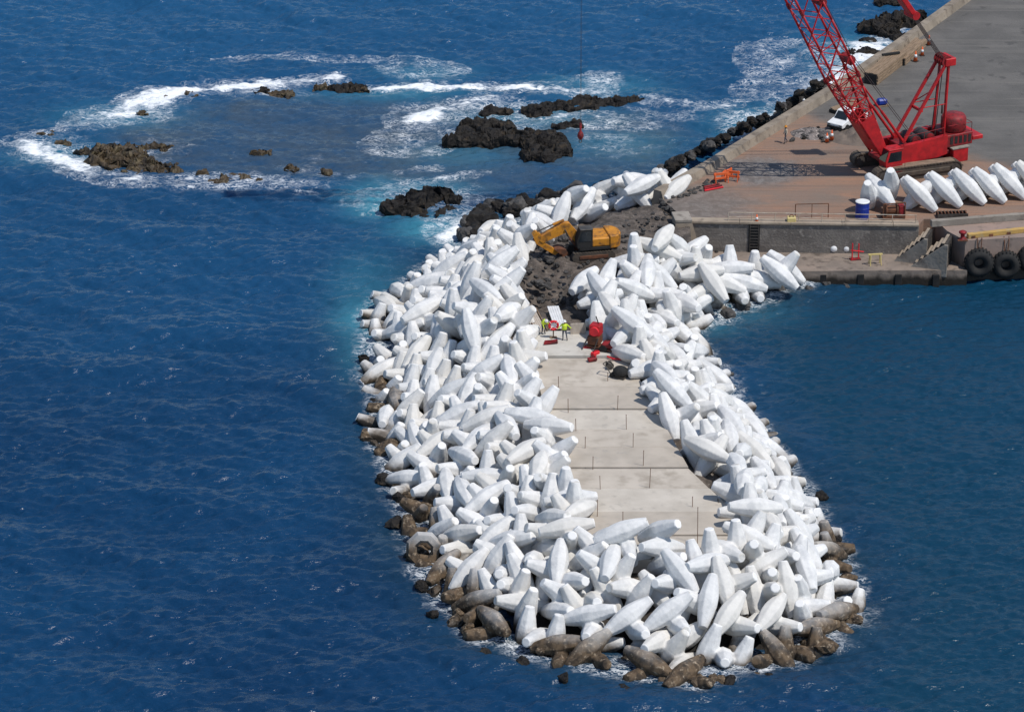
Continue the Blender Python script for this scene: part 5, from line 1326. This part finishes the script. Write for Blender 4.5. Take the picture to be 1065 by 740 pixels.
mb = MB(); mb.plate([(5.0, 2.75), (4.55, 2.5), (4.3, 1.75), (2.9, .65), (3.25, .4), (4.95, 1.6), (5.25, 2.45)], -.34, .2); st = mb.build('stick', M['yellow'], ex)
MB().tube((5.15, -.07, 2.0), (3.9, -.07, .8), .09, n=10).build('bucket_cylinder', M['rust'], st)
mb = MB(); mb.plate([(3.3, 1.0), (2.85, 1.1), (2.3, .95), (2.05, .5), (2.25, .12), (2.7, -.02), (2.65, .3), (2.6, .5), (2.9, .65)], -.65, .5); bk = mb.build('bucket', M['rust'], ex)
mb = MB()
for k in range(5): mb.beam((2.65, -.6 + k * .25, .05), (3.0, -.6 + k * .25, -.02), .1, .07)
mb.build('bucket_tooth', M['steel'], bk)

# ------------------------------------------------------------------ people
def person(loc, rz, lab, pose, top, legs, helmet, vest=True, h=1.75):
    """pose: joint positions in a body frame facing +x, for 1.75 m"""
    t = empty('person', loc, rz, lab, 'person'); k = h / 1.75
    J = dict(pelvis=(0, 0, .93), waist=(0, 0, 1.08), chest=(0, 0, 1.32), neck=(.01, 0, 1.49), head=(.03, 0, 1.60), crown=(.03, 0, 1.71),
             hl=(0, .10, .90), kl=(.03, .12, .50), al=(-.02, .13, .09), tl=(.15, .15, .04), hr=(0, -.10, .90), kr=(.03, -.12, .50), ar=(-.02, -.13, .09), tr=(.15, -.15, .04),
             sl=(0, .19, 1.42), el=(0, .27, 1.15), wl=(.10, .29, .92), fl=(.13, .29, .84), sr=(0, -.19, 1.42), er=(0, -.27, 1.15), wr=(.10, -.29, .92), fr=(.13, -.29, .84))
    J.update(pose)
    E_ = [('pelvis', 'waist'), ('waist', 'chest'), ('chest', 'neck'), ('neck', 'head'), ('head', 'crown'), ('pelvis', 'hl'), ('hl', 'kl'), ('kl', 'al'), ('al', 'tl'), ('pelvis', 'hr'), ('hr', 'kr'), ('kr', 'ar'), ('ar', 'tr'),
          ('chest', 'sl'), ('sl', 'el'), ('el', 'wl'), ('wl', 'fl'), ('chest', 'sr'), ('sr', 'er'), ('er', 'wr'), ('wr', 'fr')]
    Rr = dict(pelvis=.15, waist=.14, chest=.16, neck=.06, head=.095, crown=.07, h=.10, k=.065, a=.045, t=.04, s=.075, e=.05, w=.035, f=.04)
    nm = list(J); me = bpy.data.meshes.new('body'); me.from_pydata([Vector(J[n]) * k for n in nm], [(nm.index(a), nm.index(b)) for a, b in E_], [])
    o = bpy.data.objects.new('body', me); COL.objects.link(o)
    md = o.modifiers.new('s', 'SKIN'); md.use_smooth_shade = True
    for i, n in enumerate(nm):
        r = Rr.get(n, Rr.get(n[0], .06)); me.skin_vertices[0].data[i].radius = (r * k, r * k)
        me.skin_vertices[0].data[i].use_root = (n == 'pelvis')
    sb = o.modifiers.new('b', 'SUBSURF'); sb.levels = 1; sb.render_levels = 1
    bpy.context.view_layer.update(); apply_mods(o); o.parent = t; me = o.data
    me.materials.clear()
    for m_ in (M['skin'], top, legs, M['black']): me.materials.append(m_)
    wz = (J['pelvis'][2] + J['waist'][2]) / 2 * k
    for p in me.polygons:
        c = p.center; p.use_smooth = True
        hd = (c - Vector(J['head']) * k).length; hand = min((c - Vector(J['fl']) * k).length, (c - Vector(J['fr']) * k).length)
        foot = min((c - Vector(J['tl']) * k).length, (c - Vector(J['tr']) * k).length)
        dl_ = min((c - Vector(J[q]) * k).length for q in ('hl', 'hr', 'kl', 'kr', 'al', 'ar')); du = min((c - Vector(J[q]) * k).length for q in ('waist', 'chest', 'sl', 'sr', 'el', 'er'))
        p.material_index = 0 if hd < .16 * k or hand < .09 * k else 3 if foot < .17 * k else 2 if dl_ < du else 1
    hp = Vector(J['head']) * k + Vector((0, 0, .05)); up = (Vector(J['crown']) - Vector(J['head'])).normalized()
    Mx = Matrix.Translation(hp) @ up.to_track_quat('Z', 'Y').to_matrix().to_4x4()
    MB().lathe([(.17, .02), (.165, .035), (.13, .05), (.12, .11), (.075, .165), (0, .18)], 14, Mx).build('helmet', helmet, t, True)
    if vest:
        a = Vector(J['waist']) * k; b = Vector(J['chest']) * k; d = (b - a).normalized(); Mx = Matrix.Translation(a - d * .12) @ d.to_track_quat('Z', 'Y').to_matrix().to_4x4() @ Matrix.Diagonal((.95, 1.15, 1, 1))
        MB().lathe([(.185, 0), (.19, .1), (.2, .3), (.205, .40), (.16, .47), (.07, .52)], 14, Mx).build('vest', M['hivis'], t, True)
    return t
person(P(587, 353.5, 4.22), math.radians(-100), 'worker in a lime high visibility vest standing beside the life ring with arms apart', dict(el=(.05, .42, 1.25), wl=(.15, .60, 1.15), fl=(.18, .68, 1.13), er=(.02, -.38, 1.2), wr=(.12, -.52, 1.02), fr=(.15, -.58, .96), kl=(.06, .18, .5), al=(-.02, .22, .09), tl=(.14, .26, .04)), M['hivis'], M['denim'], M['white'])
person(P(565, 347, 4.22), math.radians(-60), 'worker in a lime vest bending at the foot of the left walkway', dict(waist=(.06, 0, 1.05), chest=(.26, 0, 1.18), neck=(.40, 0, 1.24), head=(.50, 0, 1.28), crown=(.57, 0, 1.36), sl=(.30, .19, 1.2), sr=(.30, -.19, 1.2), el=(.40, .25, .95), er=(.40, -.25, .95), wl=(.5, .2, .72), wr=(.5, -.2, .72), fl=(.54, .18, .64), fr=(.54, -.18, .64), kl=(.1, .13, .5), kr=(.1, -.13, .5)), M['hivis'], M['denim'], M['white'])
person(P(817, 149, 4), math.radians(200), 'person in a pale shirt walking beside the sea wall', dict(kl=(.14, .11, .5), al=(.1, .12, .09), tl=(.28, .13, .05), kr=(-.02, -.11, .5), ar=(-.25, -.12, .12), tr=(-.12, -.13, .05)), M['shirt'], M['denim'], M['yellow'], False)

# life ring on its post
t = empty('life_ring', P(575.5, 351, 4.22), .1, 'orange and white life ring hung on a post between the two workers', 'life ring')
Rx = Matrix.Translation((0, -.09, 1.15)) @ Matrix.Rotation(math.pi / 2, 4, 'X')
MB().torus(.36, .11, 28, 8, Rx).build('ring', M['redbright'], t, True)
mb = MB()
for k in range(4):
    a = math.pi / 4 + k * math.pi / 2; mb.torus(.118, .02, 12, 5, Rx @ Matrix.Rotation(a, 4, 'Z') @ Matrix.Translation((.36, 0, 0)) @ Matrix.Rotation(math.pi / 2, 4, 'X'))
mb.build('white_band', M['white'], t)
MB().box(-.22, .22, -.06, -.03, .95, 1.35).build('backboard', M['white'], t)
MB().box(-.05, .05, -.03, .05, 0, 1.5).box(-.3, .3, -.2, .2, 0, .06).build('post', M['timber'], t)
# gangways over the trench
def walkway(pA, pB, wd, lab, rails, m):
    a, b = pA, pB; d = b - a; L = d.length; t = empty('walkway', a, math.atan2(d.y, d.x), lab, 'walkway'); zz = d.z
    h = math.hypot(d.x, d.y)
    mb = MB(); n = 5
    for k in range(n): yy = (k - (n - 1) / 2) * wd / n; mb.beam((0, yy, .05), (h, yy, zz + .05), wd / n - .02, .07)
    mb.build('plank', m, t)
    mb = MB()
    for k in range(7): f_ = (k + .5) / 7; mb.beam((h * f_, -wd / 2 - .05, zz * f_ - .03), (h * f_, wd / 2 + .05, zz * f_ - .03), .1, .07)
    mb.build('cross_batten', M['timber'], t)
    if rails:
        for s in (-1, 1): MB().beam((0, s * (wd / 2 + .08), .12), (h, s * (wd / 2 + .08), zz + .12), .07, .2).build('side_rail', M['rust'] if s > 0 else M['timber'], t)
walkway(P(563, 345, 4.22), P(551, 322, 3.9), .85, 'slatted timber walkway across the dark trench, left one', True, M['form'])
walkway(P(583, 342, 4.22), P(575, 319, 3.9), 1.0, 'pale board walkway across the dark trench, right one', False, M['white'])
t = empty('formwork_panel', P(600, 347, 4.22), .1, 'white formwork board standing at the far slab end right of the worker', 'panel'); MB().box(-.55, .75, -.04, .04, 0, .95, .01).build('board', M['form'], t); MB().beam((.5, .05, .9), (.5, .6, 0), .07, .07).beam((-.3, .05, .9), (-.3, .6, 0), .07, .07).build('prop', M['timber'], t)
for px, py, an in ((571, 356, .3), (605, 357.5, 0), (606, 385, 0.2)): pass
t = empty('lumber_bundle', P(572, 357, 4.22), .25, 'small reddish bundle of timber lying on the farthest slab', 'timber'); mb = MB()
for k in range(5): mb.box(-.6 + .05 * k, .6 + .03 * k, -.3 + k * .13, -.2 + k * .13, 0 if k % 2 else .09, .09 if k % 2 else .18)
mb.build('batten', M['red_dark'], t)

# red machine on the slab
t = empty('pump_machine', P(623, 363, 4.1), -.35, 'red and rust coloured pump machine at the right edge of the far slabs', 'machine')
MB().beam((-.9, 0, .35), (2.2, -.5, .3), .9, .15).build('chassis', M['rust'], t)
MB().box(-.85, .15, -.55, .5, .5, 1.3, .06).build('engine', M['rust'], t)
MB().box(-.75, .2, -.5, .45, 1.303, 2.25, .08).build('red_housing', M['red'], t)
MB().tube((-.25, -.5, 1.75), (-.25, -.66, 1.75), .42, .38, n=20).build('round_cover', M['redbright'], t)
MB().tube((-.1, .1, 2.25), (-.35, .15, 2.85), .05).build('exhaust', M['black'], t)
MB().tube((-.8, -.55, 1.2), (-1.25, -.9, 0), .05).tube((.1, -.55, 1.2), (-.2, -1.0, 0), .05).tube((-.9, .4, .9), (-1.5, .3, 0), .05).build('leg', M['steel'], t)
for y in (-.8, .45):
    MB().tube((.6, y, .36), (.6, y + .22, .36), .36, n=18).build('wheel', M['black'], t)
MB().box(.4, 1.5, -.75, .2, .45, .85, .08).build('hopper', M['red_dark'], t)
mb = MB(); mb.path([(1.5, -.3, .6), (2.0, -.7, .5), (2.5, -.6, .25), (2.9, -.9, .1), (2.6, -1.5, .08), (1.8, -1.7, .08), (1.2, -1.4, .08)], .08, 8); mb.build('hose', M['redbright'], t)
MB().beam((2.1, -.5, .3), (3.0, -.75, .35), .12, .1).build('tow_bar', M['redbright'], t)
for k, (px, py, lab, mm) in enumerate(((611, 363, 'red toolbox on the slab left of the pump machine', 'redbright'), (616, 375, 'small dark red crate on the slab in front of the pump machine', 'red_dark'), (619, 370, 'pink and red fuel can beside the dark red crate', 'redbright'))):
    t = empty('toolbox' if k < 2 else 'fuel_can', P(px, py, 4.06), .4 * k, lab, 'toolbox' if k < 2 else 'fuel can')
    MB().box(-.38, .38, -.2, .2, 0, .28 if k < 2 else .4, .04).build('box', M[mm], t); MB().path([(-.2, 0, .26), (-.2, 0, .42 + .1 * (k == 2)), (.2, 0, .42 + .1 * (k == 2)), (.2, 0, .26)], .025).build('handle', M['black'], t)
# black compactor
t = empty('plate_compactor', P(643, 391, 4.05), -.5, 'black compactor machine with a bent grey handle on the slab edge', 'machine')
MB().box(-.55, .75, -.5, .5, 0, .12, .03).build('plate', M['steel'], t)
MB().lathe([(.5, .12), (.62, .3), (.62, .62), (.42, .82), (0, .85)], 16, Matrix.Translation((.2, 0, 0))).build('engine_cover', M['black'], t, True)
MB().path([(-.4, -.35, .1), (-.9, -.35, .75), (-1.25, -.3, .95), (-1.25, .3, .95), (-.9, .35, .75), (-.4, .35, .1)], .05).build('handle', M['steel'], t)
MB().tube((-.35, -.5, .2), (-.35, .5, .2), .2, n=14).build('roller', M['black'], t)
t = empty('cable_reel', P(634, 383, 4.05), .3, 'small black cable reel beside the compactor', 'reel')
MB().tube((0, -.2, .3), (0, .2, .3), .2, n=14).build('coil', M['black'], t); MB().tube((0, -.24, .3), (0, -.2, .3), .3, n=16).tube((0, .2, .3), (0, .24, .3), .3, n=16).build('flange', M['steel'], t)

# ------------------------------------------------------------------ yard clutter
car = empty('parked_car', P(881, 131, 4), math.radians(232), 'white pickup car parked behind the crane boom', 'car')
mb = MB(); mb.plate([(-2.3, .45), (2.2, .45), (2.25, .85), (1.2, 1.02), (-2.3, 1.05)], -.88, .88); bmesh.ops.bevel(mb.bm, geom=mb.bm.edges[:], offset=.05, segments=1, affect='EDGES'); mb.build('body', M['white'], car)
mb = MB(); mb.plate([(-1.0, 1.02), (1.25, 1.0), (.6, 1.72), (-.8, 1.75)], -.78, .78); bmesh.ops.bevel(mb.bm, geom=mb.bm.edges[:], offset=.05, segments=1, affect='EDGES'); cb_ = mb.build('cabin', M['white'], car)
mb = MB(); mb.bm.faces.new([mb.bm.verts.new(v) for v in ((1.262, -.68, 1.06), (1.262, .68, 1.06), (.70, .62, 1.66), (.70, -.62, 1.66))]); mb.build('windscreen', M['glass'], cb_)
for s in (-1, 1):
    mb = MB(); mb.plate([(-.75, 1.12), (.95, 1.1), (.5, 1.62), (-.65, 1.64)], s * .80 - .01, s * .80 + .01); mb.build('side_window', M['glass'], cb_)
for x in (-1.4, 1.4):
    for s in (-1, 1): MB().tube((x, s * .72, .36), (x, s * .93, .36), .36, n=18).build('wheel', M['black'], car)
MB().box(2.2, 2.3, -.85, .85, .4, .62, .03).build('bumper', M['black'], car)
for s in (-1, 1): MB().box(2.18, 2.26, s * .65 - .15, s * .65 + .15, .68, .8).build('headlight', M['glass'], car)
MB().box(-2.31, -1.05, -.8, .8, 1.052, 1.12, .02).build('load_cover', M['black'], car)

def mats(a, b, n, hgt, wd, lab, name='timber_stack'):
    d = b - a; L = d.length; t = empty(name, a, math.atan2(d.y, d.x), lab, 'timber stack')
    for k in range(n):
        mb = MB()
        for j in range(3): mb.box(random.uniform(0, .3), L - random.uniform(0, .5), (j - 1.5) * wd / 3 + .015, (j - .5) * wd / 3 - .015, k * hgt / n + .01, (k + 1) * hgt / n - .03, .02)
        mb.build('beam_layer', M['timber'], t)
    MB().box(-.02, .05, -wd / 2 + .1, wd / 2 - .1, .03, hgt - .1).build('dark_end', M['black'], t)
mats(P(905, 88, 4), P(937, 63, 4), 4, 1.2, 1.5, 'brown timber stack with a dark end against the sea wall, nearer one')
mats(P(935, 68, 4), P(958, 47, 4), 3, .8, 1.3, 'brown timber stack against the sea wall, farther one')
mats(P(866, 118, 4), P(893, 108, 4), 2, .45, 1.1, 'low timber stack beside the white car and sea wall')
t = empty('steel_beam', P(926, 69, 4), .4, 'dark steel beam lying across the nearer timber stack', 'beam'); MB().box(-1.0, 1.0, -.12, .12, 1.22, 1.44, .02).build('bar', M['black'], t)
def cone(px, py, lab, s=1.0):
    t = empty('traffic_cone', P(px, py, 4), random.random(), lab, 'traffic cone', 'orange cones on the yard')
    MB().box(-.24 * s, .24 * s, -.24 * s, .24 * s, 0, .06, .01).build('base', M['black'], t); MB().lathe([(.2 * s, .06), (.05 * s, .95 * s), (0, .96 * s)], 14).build('cone_body', M['orange'], t, True)
    MB().lathe([(.155 * s, .40 * s), (.112 * s, .66 * s)], 14).build('white_band', M['white'], t, True)
for (px, py, lab, s) in ((952, 64, 'orange cone nearest the farther timber stack', 1.15), (959, 58, 'orange cone right of the timber stacks, middle of three', 1.0), (966, 47, 'orange cone farthest up the yard by the sea wall', 1.1), (787, 232, 'orange cone behind the quay wall coping', .9),
        (860, 148, 'left orange cone of the pair below the grey rubbish pile', 1.0), (865, 146, 'right orange cone of the pair below the grey rubbish pile', 1.1)): cone(px, py, lab, s)
def barrier(px, py, rz, lab, m):
    t = empty('safety_barrier', P(px, py, 4), rz, lab, 'barrier', 'orange barriers by the sea wall')
    MB().box(-.75, .75, -.05, .05, .75, 1.0, .02).box(-.75, .75, -.05, .05, .35, .55, .02).build('board', m, t)
    for s in (-.6, .6): MB().beam((s, -.3, 0), (s, 0, 1.05), .07, .05).beam((s, .3, 0), (s, 0, 1.05), .07, .05).build('leg', m, t)
for px, py, rz, lab in ((750, 190, .3, 'orange barrier inside the sea wall, leftmost of the cluster'), (756, 187, .9, 'orange barrier inside the sea wall, middle of the cluster'), (761, 188, -.3, 'orange barrier inside the sea wall, rightmost of the cluster')): barrier(px, py, rz, lab, M['orange'])
t = empty('pipe_pile', P(740, 196, 4), .5, 'pile of dull red pipes lying by the orange barriers', 'pipes'); 
for k in range(5): MB().tube((-1.0 + .1 * k, -.4 + k * .2, .1 + .1 * (k % 2)), (1.0, -.4 + k * .22, .1 + .1 * (k % 2)), .09, n=8).build('pipe', M['red_dark'] if k % 2 else M['redbright'], t)
t = empty('wire_block', P(823, 232, 4), 0, 'pale yellow painted block behind the quay wall coping', 'block'); MB().box(-.4, .4, -.3, .3, 0, .6, .05).build('body', M['palerail'], t); MB().torus(.16, .04, 12, 6, Matrix.Translation((0, 0, .66)) @ Matrix.Rotation(1.57, 4, 'X')).build('eye', M['rust'], t)
t = empty('tarpaulin_load', P(917, 110, 4), .3, 'blue covered load standing behind the crane boom', 'tarpaulin'); MB().box(-.5, .5, -.35, .35, .12, .75, .15).build('cover', M['blue'], t); MB().box(-.6, .6, -.45, .45, 0, .12).build('pallet', M['timber'], t)
# rubbish heap by the sea wall and soil heap behind the crane
def heap(name, px, py, rx, ry, h, m, lab, cat, seed):
    c = P(px, py, 4); n = 40; bm = bmesh.new(); g_ = []
    for i in range(n + 1):
        row = []
        for j in range(n + 1):
            u, v = i / n * 2 - 1, j / n * 2 - 1; r = math.hypot(u, v); q = Vector((u * rx, v * ry, 0))
            z = h * max(0, 1 - r ** 1.6) * (.75 + .6 * mnoise.fractal(q * .9 + Vector((seed, 0, 0)), 1, 2, 4)) + .12 * max(0, 1 - r) * mnoise.noise(q * 4)
            row.append(bm.verts.new((q.x, q.y, z - .06)))
        g_.append(row)
    for i in range(n):
        for j in range(n):
            bm.faces.new((g_[i][j], g_[i + 1][j], g_[i + 1][j + 1], g_[i][j + 1]))
    mb = MB(); mb.bm.free(); mb.bm = bm; o = mb.build(name, m, None, True, c); tag(o, lab, cat); return o
heap('soil_heap', 897, 143, 3.6, 2.6, 1.1, mat('grey_brown_soil', (.17, .135, .11), (.115, .095, .08), scale=.8, rough=.95, bump=.08), 'grey brown soil heap behind the crane tracks', 'soil heap', 3)
heap('rubble_heap', 848, 139, 2.6, 2.0, .6, mat('mixed_rubble', (.22, .19, .175), (.075, .068, .065), scale=1.6, rough=.95, bump=.15, c3=(.36, .31, .28), scale3=3.2, lo3=.55, hi3=.62, lo=.42, hi=.56), 'low heap of mixed grey rubble inside the sea wall', 'rubble heap', 9)
rb_ = random.Random(21)
for k in range(26):
    boulder(rb_.choice(GREYB + DARKB[:2]), P(846 + rb_.gauss(0, 9), 139 + rb_.gauss(0, 4), 4.1), rb_.uniform(.14, .34), 'loose stone on the rubble heap inside the sea wall', 'loose stones on the rubble heap', name='stone', cat='stone')
for k in range(30):
    t_ = rb_.random(); boulder(GREYB[k % 6], P(690 + t_ * 55 + rb_.gauss(0, 3), 212 - t_ * 25 + rb_.gauss(0, 3), 4.03), rb_.uniform(.12, .35), 'loose stone at the lower end of the sea wall', 'loose stones at the sea wall end', name='stone', cat='stone')
